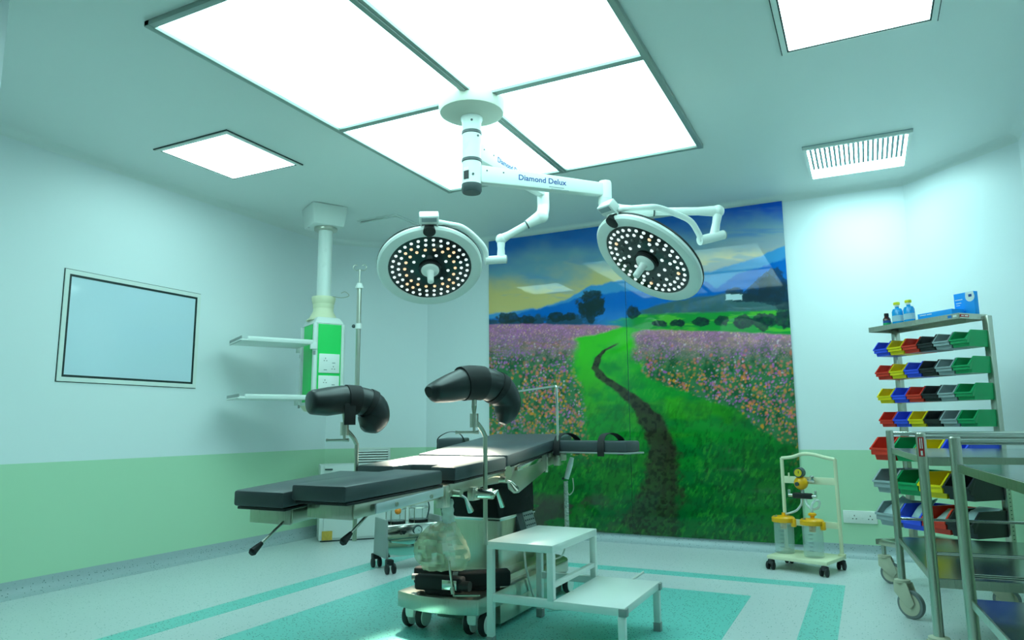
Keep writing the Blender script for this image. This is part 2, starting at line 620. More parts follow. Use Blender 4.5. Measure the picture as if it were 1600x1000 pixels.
def mural_colours(Xw, Zw):
    """the printed picture, laid out on the sheet in photo pixels (px, py) for convenience"""
    d = np.stack([Xw - CAM_POS.x, np.full_like(Xw, MY - CAM_POS.y), Zw - CAM_POS.z], -1)
    cr, cu, cf = np.array(CR), np.array(CU), np.array(CF)
    dep = d @ cf
    px = 800 + FPX * (d @ cr) / dep
    py = 500 - FPX * (d @ cu) / dep
    n1 = fbm(px / 60, py / 40, 1)
    n2 = fbm(px / 12, py / 12, 2)
    n3 = fbm(px / 5, py / 5, 3, 2)

    def mixc(C, col, m):
        m = np.clip(m, 0, 1)[..., None]
        return C * (1 - m) + srgb_arr(col) * m

    def sm(e0, e1, x):
        t = np.clip((x - e0) / (e1 - e0), 0, 1)
        return t * t * (3 - 2 * t)

    t = np.interp
    tx = (px - 765) / 460.0
    # --- sky
    top = 378 - 63 * tx
    s = (py - top)
    C = np.zeros(px.shape + (3,)) + srgb_arr((34, 100, 176))
    C = mixc(C, (20, 78, 190), sm(0.45, 1.0, tx) * sm(120, 10, s))
    C = mixc(C, (112, 150, 168), sm(2, 56, s + (n1 - 0.5) * 40))
    C = mixc(C, (150, 160, 172), sm(20, 70, s) * sm(0.5, 0.95, tx))
    C = mixc(C, (206, 182, 120), sm(48, 88, s + (n1 - 0.5) * 46 - 8 * tx) * (1 - 0.1 * tx))
    C = mixc(C, (226, 192, 150), sm(60, 95, s + (n1 - 0.5) * 30) * sm(0.5, 0.8, tx))
    C = mixc(C, (96, 140, 178), sm(0.55, 0.72, fbm(px / 70 + 9, py / 14, 5)) * sm(20, 60, s) * 0.55)
    C = mixc(C, (70, 120, 186), sm(0.5, 0.7, fbm(px / 90, py / 11, 6)) * sm(0.5, 0.9, tx) * sm(80, 30, s) * 0.7)
    # --- far and near mountains
    r1 = np.interp(px, [760, 800, 850, 885, 920, 960, 1000, 1050, 1085, 1110, 1150, 1190, 1230], [492, 487, 480, 468, 448, 440, 432, 425, 426, 424, 412, 400, 382]) + (n2 - 0.5) * 5
    C = mixc(C, (66, 140, 196), sm(-2, 2, py - r1))
    r2 = np.interp(px, [760, 800, 830, 870, 905, 940, 990, 1040, 1085, 1120, 1150, 1230], [500, 494, 485, 477, 466, 459, 455, 452, 432, 450, 430, 402]) + (n2 - 0.5) * 7
    C = mixc(C, (12, 96, 186), sm(-2, 2, py - r2) * 0.9)
    C = mixc(C, (60, 130, 196), sm(0, 40, py - r2 - 12) * 0.7 * sm(0.35, 0.7, n1 + 0.1))
    # mist above the fields on the right, then hill
    r3 = np.interp(px, [980, 1020, 1060, 1110, 1150, 1190, 1230], [492, 478, 468, 462, 455, 462, 470]) + (n2 - 0.5) * 5
    C = mixc(C, (62, 96, 100), sm(-2, 3, py - r3) * sm(985, 1010, px) * (0.75 + 0.4 * n2))
    # green meadow strip
    r4 = np.interp(px, [760, 960, 1000, 1100, 1230], [508, 500, 492, 488, 484]) + (n2 - 0.5) * 3
    C = mixc(C, (36, 140, 60), sm(-2, 3, py - r4) * sm(930, 1000, px))
    C = mixc(C, (80, 170, 60), sm(-2, 3, py - r4) * sm(0.5, 0.65, fbm(px / 40, py / 6, 8)) * sm(930, 1000, px))
    # dark trees
    def tree(cx, cy, rx, ry, col=(24, 48, 52), k=1.0):
        nonlocal C
        q = np.sqrt(((px - cx) / rx) ** 2 + ((py - cy) / ry) ** 2) + (n2 - 0.5) * 0.9 + (n3 - 0.5) * 0.5
        C = mixc(C, col, sm(1.05, 0.85, q) * k * (0.75 + 0.35 * n3))
    C = mixc(C, (34, 62, 66), sm(494, 500, py + (n2 - 0.5) * 26) * sm(960, 900, px) * sm(512, 505, py) * 0.85)
    for a in ((795, 497, 16, 9), (825, 500, 14, 7), (870, 496, 14, 9), (890, 495, 12, 8), (925, 471, 20, 15), (915, 484, 12, 14), (934, 480, 12, 13), (923, 492, 7, 14), (990, 488, 10, 11),
              (1060, 505, 12, 6), (1095, 503, 14, 7), (1128, 502, 14, 8), (1160, 503, 15, 10), (1195, 502, 18, 13), (1228, 500, 15, 15), (1030, 506, 12, 5)):
        tree(*a)
    for a in ((1195, 445, 13, 17), (1212, 440, 18, 22), (1180, 462, 22, 12), (1205, 465, 22, 14), (1150, 455, 14, 6), (1225, 470, 14, 26)):
        tree(*a, col=(30, 50, 62), k=0.85)
    tri = (py > 424 + np.abs(px - 1198) * 0.9) & (py < 472)
    C = mixc(C, (28, 46, 60), tri * 0.75)
    # white roofs of far houses
    for (x0, x1, y0, y1) in ((1134, 1160, 460, 469),):
        C = mixc(C, (196, 212, 220), ((px > x0) & (px < x1) & (py > y0) & (py < y1)) * 0.9)
    # --- ground: grass
    hz = np.interp(px, [760, 850, 900, 960, 1000, 1100, 1230], [507, 506, 507, 508, 514, 517, 522]) + (n2 - 0.5) * 3
    g = sm(-1, 2, py - hz)
    dn = np.clip((py - 500) / 340, 0, 1)
    blade = fbm(px / 4.0 + py / 16, py / 8, 12, 3)
    G = np.zeros_like(C) + srgb_arr((30, 142, 48))
    G = mixc(G, (66, 172, 40), sm(0.48, 0.66, n1) * 0.8)
    G = mixc(G, (10, 104, 50), sm(0.45, 0.72, fbm(px / 34, py / 22, 14)) * (0.35 + 0.6 * dn))
    G = mixc(G, (6, 72, 34), sm(0.22, 0.85, dn + (n1 - 0.5) * 0.5 + 0.15 * sm(1060, 1200, px)) * 0.82)
    G = mixc(G, (4, 40, 22), sm(0.5, 0.7, blade) * sm(0.15, 0.7, dn) * 0.5)
    G = mixc(G, (60, 160, 52), sm(0.5, 0.75, fbm(px / 3.2 + 50 + py / 9, py / 7, 17, 3)) * (0.42 - 0.1 * dn) * sm(0.38, 0.6, fbm(px / 30, py / 20, 18)))
    G = mixc(G, (64, 190, 44), sm(0.34, 0.12, dn) * sm(0.3, 0.6, n1) * 0.75)
    # brown bare earth low down
    G = mixc(G, (58, 54, 50), sm(0.46, 0.6, fbm(px / 36, py / 20, 21)) * sm(1000, 900, px) * sm(755, 790, py) * 0.85)
    # earth path
    yy = [530, 540, 548, 560, 575, 590, 605, 625, 650, 700, 760, 840]
    pc = np.interp(py, yy, [975, 960, 944, 934, 931, 942, 965, 992, 1015, 1036, 1034, 1012])
    pw = np.interp(py, yy, [1.5, 3, 4, 5, 6, 9, 11, 14, 19, 22, 30, 44])
    pm = sm(1.25, 0.75, np.abs(px - pc) / pw + (n2 - 0.5) * 0.9) * sm(534, 541, py)
    G = mixc(G, (52, 44, 38), pm * (0.9 + 0.1 * n3) * np.interp(py, [540, 700, 800, 840], [1, 0.95, 0.7, 0.35]))
    G = mixc(G, (24, 24, 20), pm * sm(0.5, 0.65, n3) * 0.6)
    # --- flower meadows either side
    bl = np.interp(py, [505, 515, 530, 560, 600, 650, 700, 840], [985, 955, 900, 890, 900, 912, 925, 925]) + (n1 - 0.5) * 30 + (n2 - 0.5) * 16
    br = np.interp(py, [514, 520, 535, 560, 590, 620, 650, 700], [1012, 992, 984, 990, 1020, 1090, 1160, 1240]) + (n1 - 0.5) * 46 + (n2 - 0.5) * 16
    mL = sm(6, -10, px - bl)
    mR = sm(-6, 12, px - br)
    mf = np.clip(mL + mR, 0, 1)
    far = sm(575, 508, py)
    F = np.zeros_like(C) + srgb_arr((58, 108, 70))
    F = mixc(F, (178, 110, 142), far * 0.9)
    F = mixc(F, (188, 116, 160), far * sm(0.48, 0.62, fbm(px / 7, py / 4, 30)) * 0.8)
    F = mixc(F, (190, 140, 120), far * sm(0.5, 0.7, fbm(px / 40, py / 10, 31)) * 0.7)
    F = mixc(F, (196, 120, 90), far * sm(0.5, 0.68, fbm(px / 50 + 3, py / 10, 32)) * sm(960, 840, px) * 0.7)
    F = mixc(F, (20, 70, 44), sm(0.45, 0.7, fbm(px / 8, py / 12, 33)) * (1 - far) * 0.8)

    def petals(C0, cell, thr, col, seed, msk, rad):
        al = seed * 1.7
        qx, qy = px * math.cos(al) - py * math.sin(al) + 3000, px * math.sin(al) + py * math.cos(al) + 3000
        wob = fbm(px / (cell * 4), py / (cell * 4), seed + 100, 2)
        gx, gy = qx / cell + wob * 1.5, qy / cell - wob * 1.5
        ix, iy = np.floor(gx).astype(np.int64), np.floor(gy).astype(np.int64)
        def hsh(k):
            n = (ix * 374761393 + iy * 668265263 + (seed + k) * 1442695041) & 0xffffffff
            n = ((n ^ (n >> 13)) * 1274126177) & 0xffffffff
            return ((n ^ (n >> 16)) & 0xffff) / 65535.0
        cx, cy = 0.25 + 0.5 * hsh(1), 0.25 + 0.5 * hsh(2)
        size = rad * (0.55 + 0.7 * hsh(5))
        q = np.hypot(gx - ix - cx, gy - iy - cy) + (n3 - 0.5) * 0.35
        dens = sm(0.38, 0.62, fbm(px / (cell * 6), py / (cell * 5), seed + 50, 3))
        on = (hsh(3) < thr * (0.25 + 1.5 * dens)) * sm(size * 1.3, size * 0.5, q) * msk
        m = np.clip(on * (0.45 + 0.5 * hsh(4)), 0, 1)[..., None]
        return C0 * (1 - m) + srgb_arr(col) * m
    lo = sm(700, 640, py)
    for k, (cell, col, thr, mk) in enumerate((
            (3.4, (206, 132, 190), 0.5, far), (3.6, (176, 96, 176), 0.5, far * sm(900, 800, px) + 0.3 * far), (3.5, (226, 170, 150), 0.35, far),
            (5.0, (190, 106, 190), 0.34, (1 - far) * lo), (5.5, (176, 86, 170), 0.28, (1 - far) * lo), (6.0, (214, 122, 76), 0.3, (1 - far * 0.7) * sm(540, 590, py)),
            (6.5, (236, 144, 50), 0.32, (1 - far) * sm(560, 600, py)), (7.0, (222, 110, 96), 0.25, (1 - far)), (4.2, (206, 176, 186), 0.06, mf))):
        F = petals(F, cell, thr, col, 40 + 7 * k, mk, 0.36)
    G = G * (1 - (mf * np.interp(py, [505, 640, 700, 730], [1, 0.95, 0.7, 0.0]))[..., None]) + F * (mf * np.interp(py, [505, 640, 700, 730], [1, 0.95, 0.7, 0.0]))[..., None]
    C = C * (1 - g[..., None]) + G * g[..., None]
    return np.clip(C, 0.002, 0.9)


def print_mat():
    m, nt, b, N, L = new_mat('mural_print_under_glass')
    a = N.new('ShaderNodeAttribute')
    a.attribute_name = 'print'
    hs = N.new('ShaderNodeHueSaturation')
    hs.inputs['Saturation'].default_value = 1.02
    hs.inputs['Value'].default_value = 1.3
    L.new(a.outputs['Color'], hs.inputs['Color'])
    L.new(hs.outputs[0], b.inputs['Base Color'])
    b.inputs['Roughness'].default_value = 0.03
    b.inputs['Specular IOR Level'].default_value = 0.4
    return m


M['mural'] = print_mat()
mural = thing('wall_mural', 'large glass mural of a flower meadow with winding path, on the back wall', 'mural', ((MX0 + MX1) / 2, MY, MZ0))
xm = -1.686
for x0, x1 in ((MX0, xm - 0.002), (xm + 0.002, MX1)):
    nx, nz = 230, 440
    gx, gz = np.meshgrid(np.linspace(x0, x1, nx), np.linspace(MZ0, MZ1, nz))
    cols = mural_colours(gx, gz).reshape(-1, 3)
    vv = [(x, MY - 0.006, z) for x, z in zip(gx.ravel(), gz.ravel())]
    ff = [(r * nx + c, r * nx + c + 1, (r + 1) * nx + c + 1, (r + 1) * nx + c) for r in range(nz - 1) for c in range(nx - 1)]
    me = bpy.data.meshes.new('glass_sheet')
    k0 = len(vv)
    vv += [(x0, MY + 0.006, MZ0), (x1, MY + 0.006, MZ0), (x1, MY + 0.006, MZ1), (x0, MY + 0.006, MZ1)]
    c4 = (0, nx - 1, nz * nx - 1, (nz - 1) * nx)
    ff += [(k0 + 3, k0 + 2, k0 + 1, k0), (k0, k0 + 1, c4[1], c4[0]), (k0 + 1, k0 + 2, c4[2], c4[1]), (k0 + 2, k0 + 3, c4[3], c4[2]), (k0 + 3, k0, c4[0], c4[3])]
    me.from_pydata(vv, [], ff)
    at_ = me.color_attributes.new('print', 'FLOAT_COLOR', 'POINT')
    buf = np.ones((len(vv), 4), np.float32)
    buf[:k0, :3] = cols
    buf[k0:, :3] = (0.05, 0.2, 0.12)
    at_.data.foreach_set('color', buf.ravel())
    me.materials.append(M['mural'])
    me.transform(W[mural].inverted())
    o = bpy.data.objects.new('glass_sheet', me)
    o.parent = mural
    W[o] = W[mural].copy()
    COL.objects.link(o)

# ------------------------------------------------------------------ window in the left wall
wy0, wy1, wz0, wz1 = 2.52, 3.487, 1.183, 1.855
win = thing('window_1', None, None, (XL, (wy0 + wy1) / 2, wz0))
win['kind'] = 'structure'


def ring_x(x0, x1, y0, y1, z0, z1, t):
    """rectangular ring in a plane of constant x"""
    mb = MB()
    for a, b, c, d in ((y0, y1, z0, z0 + t), (y0, y1, z1 - t, z1), (y0, y0 + t, z0 + t, z1 - t), (y1 - t, y1, z0 + t, z1 - t)):
        mb.box(((x0 + x1) / 2, (a + b) / 2, (c + d) / 2), (x1 - x0, b - a, d - c))
    return mb


ring_x(XL, XL + 0.003, wy0 - 0.004, wy1 + 0.004, wz0 - 0.004, wz1 + 0.004, 0.004).build('edge_seal', 'gasket', win, smooth=False)
ring_x(XL - 0.0, XL + 0.009, wy0, wy1, wz0, wz1, 0.026).build('window_frame', 'white', win, smooth=False)
ring_x(XL, XL + 0.006, wy0 + 0.026, wy1 - 0.026, wz0 + 0.026, wz1 - 0.026, 0.014).build('gasket', 'gasket', win, smooth=False)
MB().box((XL + 0.002, (wy0 + wy1) / 2, (wz0 + wz1) / 2), (0.004, wy1 - wy0 - 0.08, wz1 - wz0 - 0.08)).build('pane', 'winglass', win, smooth=False)


# ------------------------------------------------------------------ ceiling fixtures
def ring_z(mb, x0, x1, y0, y1, z0, z1, t):
    for a, b, c, d in ((x0, x1, y0, y0 + t), (x0, x1, y1 - t, y1), (x0, x0 + t, y0 + t, y1 - t), (x1 - t, x1, y0 + t, y1 - t)):
        mb.box(((a + b) / 2, (c + d) / 2, (z0 + z1) / 2), (b - a, d - c, z1 - z0))
    return mb


px0, px1, py0, py1 = -2.575, -0.79, 1.79, 4.19
pxm, pym = -1.685, 2.99
pl = thing('laminar_ceiling_light', 'large four-pane backlit laminar airflow panel in the ceiling', 'ceiling light', (pxm, pym, H - 0.02))
for a, b, c, d in ((px0, pxm, py0, pym), (pxm, px1, py0, pym), (px0, pxm, pym, py1), (pxm, px1, pym, py1)):
    MB().box(((a + b) / 2, (c + d) / 2, H - 0.006), (b - a - 0.02, d - c - 0.02, 0.008)).build('diffuser', 'diffuser', pl, smooth=False)
t = 0.03
for a, b, c, d, w_ in ((px0, px1, py0, py0, 1), (px0, px1, py1, py1, 1), (px0, px0, py0, py1, 1), (px1, px1, py0, py1, 1), (pxm, pxm, py0, py1, 1.7), (px0, px1, pym, pym, 1.3)):
    q = t * w_
    if a == b:
        MB().box((a, (c + d) / 2, H - 0.013), (q, d - c + t, 0.026)).build('frame_bar', 'alu', pl, bevel=0.002)
        if w_ > 1:
            MB().box((a, (c + d) / 2, H - 0.029), (q * 0.3, d - c, 0.006)).build('frame_rib', 'alu', pl, bevel=0.001)
    else:
        MB().box(((a + b) / 2, c, H - 0.012), (b - a + t, q, 0.024)).build('frame_bar', 'alu', pl, bevel=0.002)


def ceiling_panel(cx, cy, w, d, label, strength='panel_glow'):
    r = thing('ceiling_light', label, 'ceiling light', (cx, cy, H - 0.02), group=None)
    x0, x1, y0, y1 = cx - w / 2, cx + w / 2, cy - d / 2, cy + d / 2
    ring_z(MB(), x0, x1, y0, y1, H - 0.006, H, 0.005).build('edge_seal', 'gasket', r, smooth=False)
    ring_z(MB(), x0 + 0.005, x1 - 0.005, y0 + 0.005, y1 - 0.005, H - 0.012, H, 0.022).build('frame', 'white', r, smooth=False)
    ring_z(MB(), x0 + 0.027, x1 - 0.027, y0 + 0.027, y1 - 0.027, H - 0.01, H, 0.007).build('gasket', 'gasket', r, smooth=False)
    MB().box((cx, cy, H - 0.004), (w - 0.068, d - 0.068, 0.006)).build('diffuser', strength, r, smooth=False)
    return r


ceiling_panel(-3.47, 3.02, 0.625, 0.62, 'square recessed ceiling light on the side of the wall window')
ceiling_panel(0.08, 2.99, 0.625, 0.62, 'square recessed ceiling light on the side of the steel trolleys')
gr = thing('ceiling_grille_light', 'ceiling light with a slatted grille above the bin rack corner', 'ceiling light', (0.06, 4.84, H - 0.03))
gx0, gx1, gy0, gy1 = -0.238, 0.358, 4.535, 5.15
ring_z(MB(), gx0, gx1, gy0, gy1, H - 0.022, H, 0.022).build('frame', 'white', gr, smooth=False)
ring_z(MB(), gx0 - 0.003, gx1 + 0.003, gy0 - 0.003, gy1 + 0.003, H - 0.004, H, 0.006).build('edge_seal', 'grille_bar', gr, smooth=False)
MB().box(((gx0 + gx1) / 2, (gy0 + gy1) / 2, H - 0.003), (gx1 - gx0 - 0.04, gy1 - gy0 - 0.04, 0.005)).build('diffuser', 'grille_glow', gr, smooth=False)
bar_me = MB().box((0, 0, 0), (0.0145, 0.40, 0.01)).mesh('grille_bar', 'grille_bar', smooth=False)
for k in range(20):
    inst('grille_bar', bar_me, gr, Matrix.Translation((gx0 + 0.042 + k * 0.0268, gy0 + 0.222, H - 0.012)))

ht = thing('ceiling_hatch', 'pale ceiling access panel hanging slightly open near the pendant', 'ceiling hatch', (-3.46, 4.78, H - 0.04))
ring_z(MB(), -3.66, -3.26, 4.5, 5.06, H - 0.008, H, 0.02).build('frame', 'ceiling', ht, smooth=False)
MB().hexa([(-3.64, 4.52, H - 0.028), (-3.28, 4.52, H - 0.018), (-3.28, 5.04, H - 0.018), (-3.64, 5.04, H - 0.028),
           (-3.64, 4.52, H - 0.016), (-3.28, 4.52, H - 0.006), (-3.28, 5.04, H - 0.006), (-3.64, 5.04, H - 0.016)]).build('door', 'ceiling', ht, smooth=False)

# ------------------------------------------------------------------ wall grille and socket
ch_u = Vector((1, 1, 0)).normalized()
ch_n = Vector((1, -1, 0)).normalized()           # into the room
vg = thing('wall_grille', 'white louvred return air grille low on the wall behind the table', 'vent', (-3.95, 5.15, 0.57))
Xg = frame_of(Vector((-3.95, 5.15, 0.62)) + ch_n * 0.0, ch_u, ch_n * -1, (0, 0, 1))
mb = MB()
for a, b, c, d in ((-0.155, 0.155, -0.09, -0.07), (-0.155, 0.155, 0.08, 0.1), (-0.155, -0.135, -0.07, 0.08), (0.135, 0.155, -0.07, 0.08)):
    mb.box(((a + b) / 2, -0.01, (c + d) / 2), (b - a, 0.02, d - c))
mb.build('frame', 'white', vg, Xg, smooth=False)
MB().box((0, -0.002, 0.005), (0.27, 0.004, 0.15)).build('backing', 'black', vg, Xg, smooth=False)
for k in range(7):
    MB().box((0, -0.011, -0.06 + k * 0.0215), (0.27, 0.018, 0.0115), Matrix.Rotation(-0.35, 3, 'X')).build('slat', 'white', vg, Xg, smooth=False)


def socket_face(root, X, cx, cz, s=1.0):
    for dx, dz, w_, h_ in ((0, 0.011, 0.004, 0.008), (-0.0095, -0.007, 0.0065, 0.0045), (0.0095, -0.007, 0.0065, 0.0045)):
        MB().box((cx + dx * s, -0.0125, cz + dz * s), (w_ * s, 0.002, h_ * s)).build('pin_hole', 'black_print', root, X, smooth=False)


so = thing('wall_socket', 'white double power socket plate on the green dado behind the suction cart', 'socket', (-0.094, YB, 0.225))
Xs = frame_of((-0.094, YB, 0.267), (1, 0, 0), (0, 1, 0), (0, 0, 1))
MB().box((0, -0.006, 0), (0.21, 0.012, 0.084)).build('plate', 'white_plastic', so, Xs, bevel=0.003)
for cx in (-0.035, 0.062):
    socket_face(so, Xs, cx, -0.004, 1.15)
for cx in (-0.075, 0.014):
    MB().box((cx, -0.0125, 0), (0.014, 0.004, 0.022)).build('switch', 'white_plastic', so, Xs, bevel=0.001)


# ================================================================== SURGICAL LIGHT
sl = thing('surgical_light', 'white double-head surgical light hanging from the ceiling over the table', 'surgical light', (-1.735, 3.04, 2.1))
cx, cy = -1.735, 3.04
MB().lathe([(0.172, H), (0.172, H - 0.055), (0.165, H - 0.075), (0.13, H - 0.092), (0.055, H - 0.1)], (cx, cy, 0), seg=48).build('canopy', 'canopy', sl)
MB().lathe([(0.058, H - 0.096), (0.058, H - 0.11), (0.05, H - 0.125), (0.049, 2.112)], (cx, cy, 0), seg=32).build('column', 'white', sl)
for z in (2.405, 2.255):
    MB().lathe([(0.0505, z - 0.009), (0.053, z - 0.007), (0.053, z + 0.007), (0.0505, z + 0.009)], (cx, cy, 0), seg=32).build('collar_ring', 'dark', sl)
MB().lathe([(0.052, 2.128), (0.052, 2.095), (0.046, 2.084)], (cx, cy, 0), seg=32).build('end_cap', 'dark', sl)
vdir = Vector((-cx, -cy, 0)).normalized()
vlat = Vector((-vdir.y, vdir.x, 0))
if vlat.dot(CR) < 0:
    vlat = -vlat
for dz, a in ((2.46, 0.0), (2.38, 0.7), (2.17, 0.15)):
    d = (vdir * math.cos(a) + vlat * math.sin(a))
    MB().cyl(Vector((cx, cy, dz)) + d * 0.046, Vector((cx, cy, dz)) + d * 0.0525, 0.006, seg=10).build('screw', 'dark', sl)
d = (vdir * math.cos(-0.6) + vlat * math.sin(-0.6))
Xst = frame_of(Vector((cx, cy, 2.18)) + d * 0.0495, d.cross(Vector((0, 0, 1))) * -1, Vector((0, 0, 1)), d)
MB().box((0, 0.02, 0), (0.03, 0.018, 0.002)).build('rating_label', 'white_print', sl, Xst, smooth=False)
MB().box((0, -0.012, 0), (0.03, 0.044, 0.002)).build('rating_label', 'black_print', sl, Xst, smooth=False)


def boom(p0, p1, h0, h1, w, parent):
    """tapered square arm from the column outwards"""
    p0, p1 = Vector(p0), Vector(p1)
    d = (p1 - p0).normalized()
    s = Vector((d.y, -d.x, 0)) * (w / 2)
    z = Vector((0, 0, 1))
    return MB().hexa([p0 - s - z * h0 / 2, p1 - s - z * h1 / 2, p1 + s - z * h1 / 2, p0 + s - z * h0 / 2,
                      p0 - s + z * h0 / 2, p1 - s + z * h1 / 2, p1 + s + z * h1 / 2, p0 + s + z * h0 / 2]).build('boom_arm', 'white', parent, bevel=0.008)


def arm_text(arm, p0, p1, z, frac, w):
    p0, p1 = Vector(p0), Vector(p1)
    d = (p1 - p0).normalized()
    s = Vector((d.y, -d.x, 0))
    c = p0.lerp(p1, frac) + s * (w / 2 + 0.0008)
    X = frame_of(Vector((c.x, c.y, z)), d, Vector((0, 0, 1)), s)
    lettering('lettering', 'Diamond Delux', 0.042, 'blue_print', arm, X, 0.0006)
    for k, (o_, ln) in enumerate(((0.08, 0.085), (0.1, 0.1))):
        MB().box((o_, -0.03 - 0.011 * k, 0), (ln, 0.004, 0.0006)).build('fine_print', 'grey_print', arm, X, smooth=False)
    Xc = frame_of(p0 + d * 0.075 + s * (w / 2), d, Vector((0, 0, 1)), s)
    for x in (-0.045, 0.045):
        MB().cyl((x, 0.018, -0.002), (x, 0.018, 0.002), 0.004, seg=8).build('screw', 'dark', arm, Xc)


JR, JL = Vector((-1.2, 3.58, 2.176)), Vector((-1.655, 3.77, 2.3))
dR = (JR - Vector((cx, cy, JR.z))).normalized()
dL = (JL - Vector((cx, cy, JL.z))).normalized()
b1 = boom(Vector((cx, cy, 2.186)) + dR * 0.044, JR + dR * -0.02, 0.095, 0.072, 0.055, sl)
arm_text(b1, Vector((cx, cy, 2.186)) + dR * 0.044, JR, 2.184, 0.47, 0.055)
b2 = boom(Vector((cx, cy, 2.32)) + dL * 0.044, JL + dL * -0.02, 0.095, 0.072, 0.055, sl)
arm_text(b2, Vector((cx, cy, 2.32)) + dL * 0.044, JL, 2.32, 0.42, 0.055)


def lamp_head(px, py, dep, ang, dimg, pivot, lit, label):
    c = at(px, py, dep)
    v = -ray(px, py).normalized()
    tg = CR * dimg[0] - CU * dimg[1]
    tg = (tg - v * tg.dot(v)).normalized()
    n = v * math.cos(ang) + tg * math.sin(ang)
    dp = ray(*pivot)                              # where the pivot sits on the rim
    ey = (CAM_POS + dp * ((c - CAM_POS).dot(n) / dp.dot(n)) - c).normalized()
    ex = ey.cross(n)
    X = frame_of(c, ex, ey, n)
    hd = MB().lathe([(0.001, -0.078), (0.12, -0.074), (0.24, -0.062), (0.298, -0.046), (0.308, -0.036), (0.3085, -0.029), (0.312, -0.024), (0.312, -0.012), (0.303, 0.0), (0.285, 0.004), (0.25, 0.0), (0.246, -0.006), (0.001, -0.006)], seg=72, cap=False).build('lamp_head', 'white', sl, X)
    hd['label'] = label
    MB().lathe([(0.300, -0.041), (0.3135, -0.036), (0.3135, -0.029), (0.300, -0.026)], seg=72).build('seam_ring', 'black', hd, X)
    MB().lathe([(0.2455, -0.008), (0.2455, -0.004), (0.24, -0.003), (0.001, -0.003)], seg=64).build('lens_plate', 'plate', hd, X)
    mk = {k: MB().lathe([(0.0098, -0.001), (0.0094, 0.002), (0.007, 0.005), (0.003, 0.007)], seg=10).mesh('led_lens', k) for k in ('lens_white', 'lens_warm', 'lens_off')}
    for r, cnt in ((0.222, 32), (0.186, 26), (0.149, 18), (0.108, 9)):
        for k in range(cnt):
            a = 2 * PI * (k + 0.5) / cnt + PI / 2
            deg = math.degrees(a) % 90
            kind = 'lens_white'
            if r == 0.149:
                kind = 'lens_warm' if lit else ('lens_off' if k % 3 else 'lens_white')
            if r == 0.186 and 28 < deg < 62 and k % 2 == 0:
                kind = 'lens_warm'
            if r == 0.186 and lit and 34 < deg < 56:
                kind = 'lens_warm'
            inst('led_lens', mk[kind], hd, X @ Matrix.Translation((r * math.cos(a), r * math.sin(a), -0.002)))
    MB().lathe([(0.066, -0.004), (0.066, 0.012), (0.058, 0.014)], seg=28).build('handle_ring', 'black', hd, X)
    MB().lathe([(0.054, 0.0), (0.054, 0.016), (0.046, 0.026), (0.024, 0.032), (0.02, 0.04), (0.0185, 0.11), (0.012, 0.116)], seg=24).build('sterile_handle', 'white_plastic', hd, X)
    MB().lathe([(0.036, -0.02), (0.036, 0.0055), (0.03, 0.0075)], origin=(0, 0.288, 0), seg=20).build('pivot_cap', 'black', hd, X)
    return hd, X, c, ex, ey, n


def lamp_spot(X, watts, size):
    li = bpy.data.lights.new('lamp_beam', 'SPOT')
    li.energy = watts
    li.color = SPOT_COLOUR
    li.spot_size = size
    li.spot_blend = 1.0
    li.shadow_soft_size = 0.12
    o = bpy.data.objects.new('lamp_beam', li)
    o.matrix_world = X @ Matrix.Translation((0, 0, 0.13)) @ Matrix.Rotation(PI, 4, 'X')
    COL.objects.link(o)


hA = lamp_head(672, 420, 4.2, math.radians(43), (0.05, 1), (671, 366), True, 'round lamp head fully lit with white and warm LEDs')
hB = lamp_head(1010, 408, 3.75, math.radians(58), (-math.sin(math.radians(35)), math.cos(math.radians(35))), (966, 358), False, 'round lamp head tilted sideways with some LEDs off')
lamp_spot(hA[1], SPOT_WATTS_A, math.radians(27))
lamp_spot(hB[1], SPOT_WATTS_B, math.radians(20))


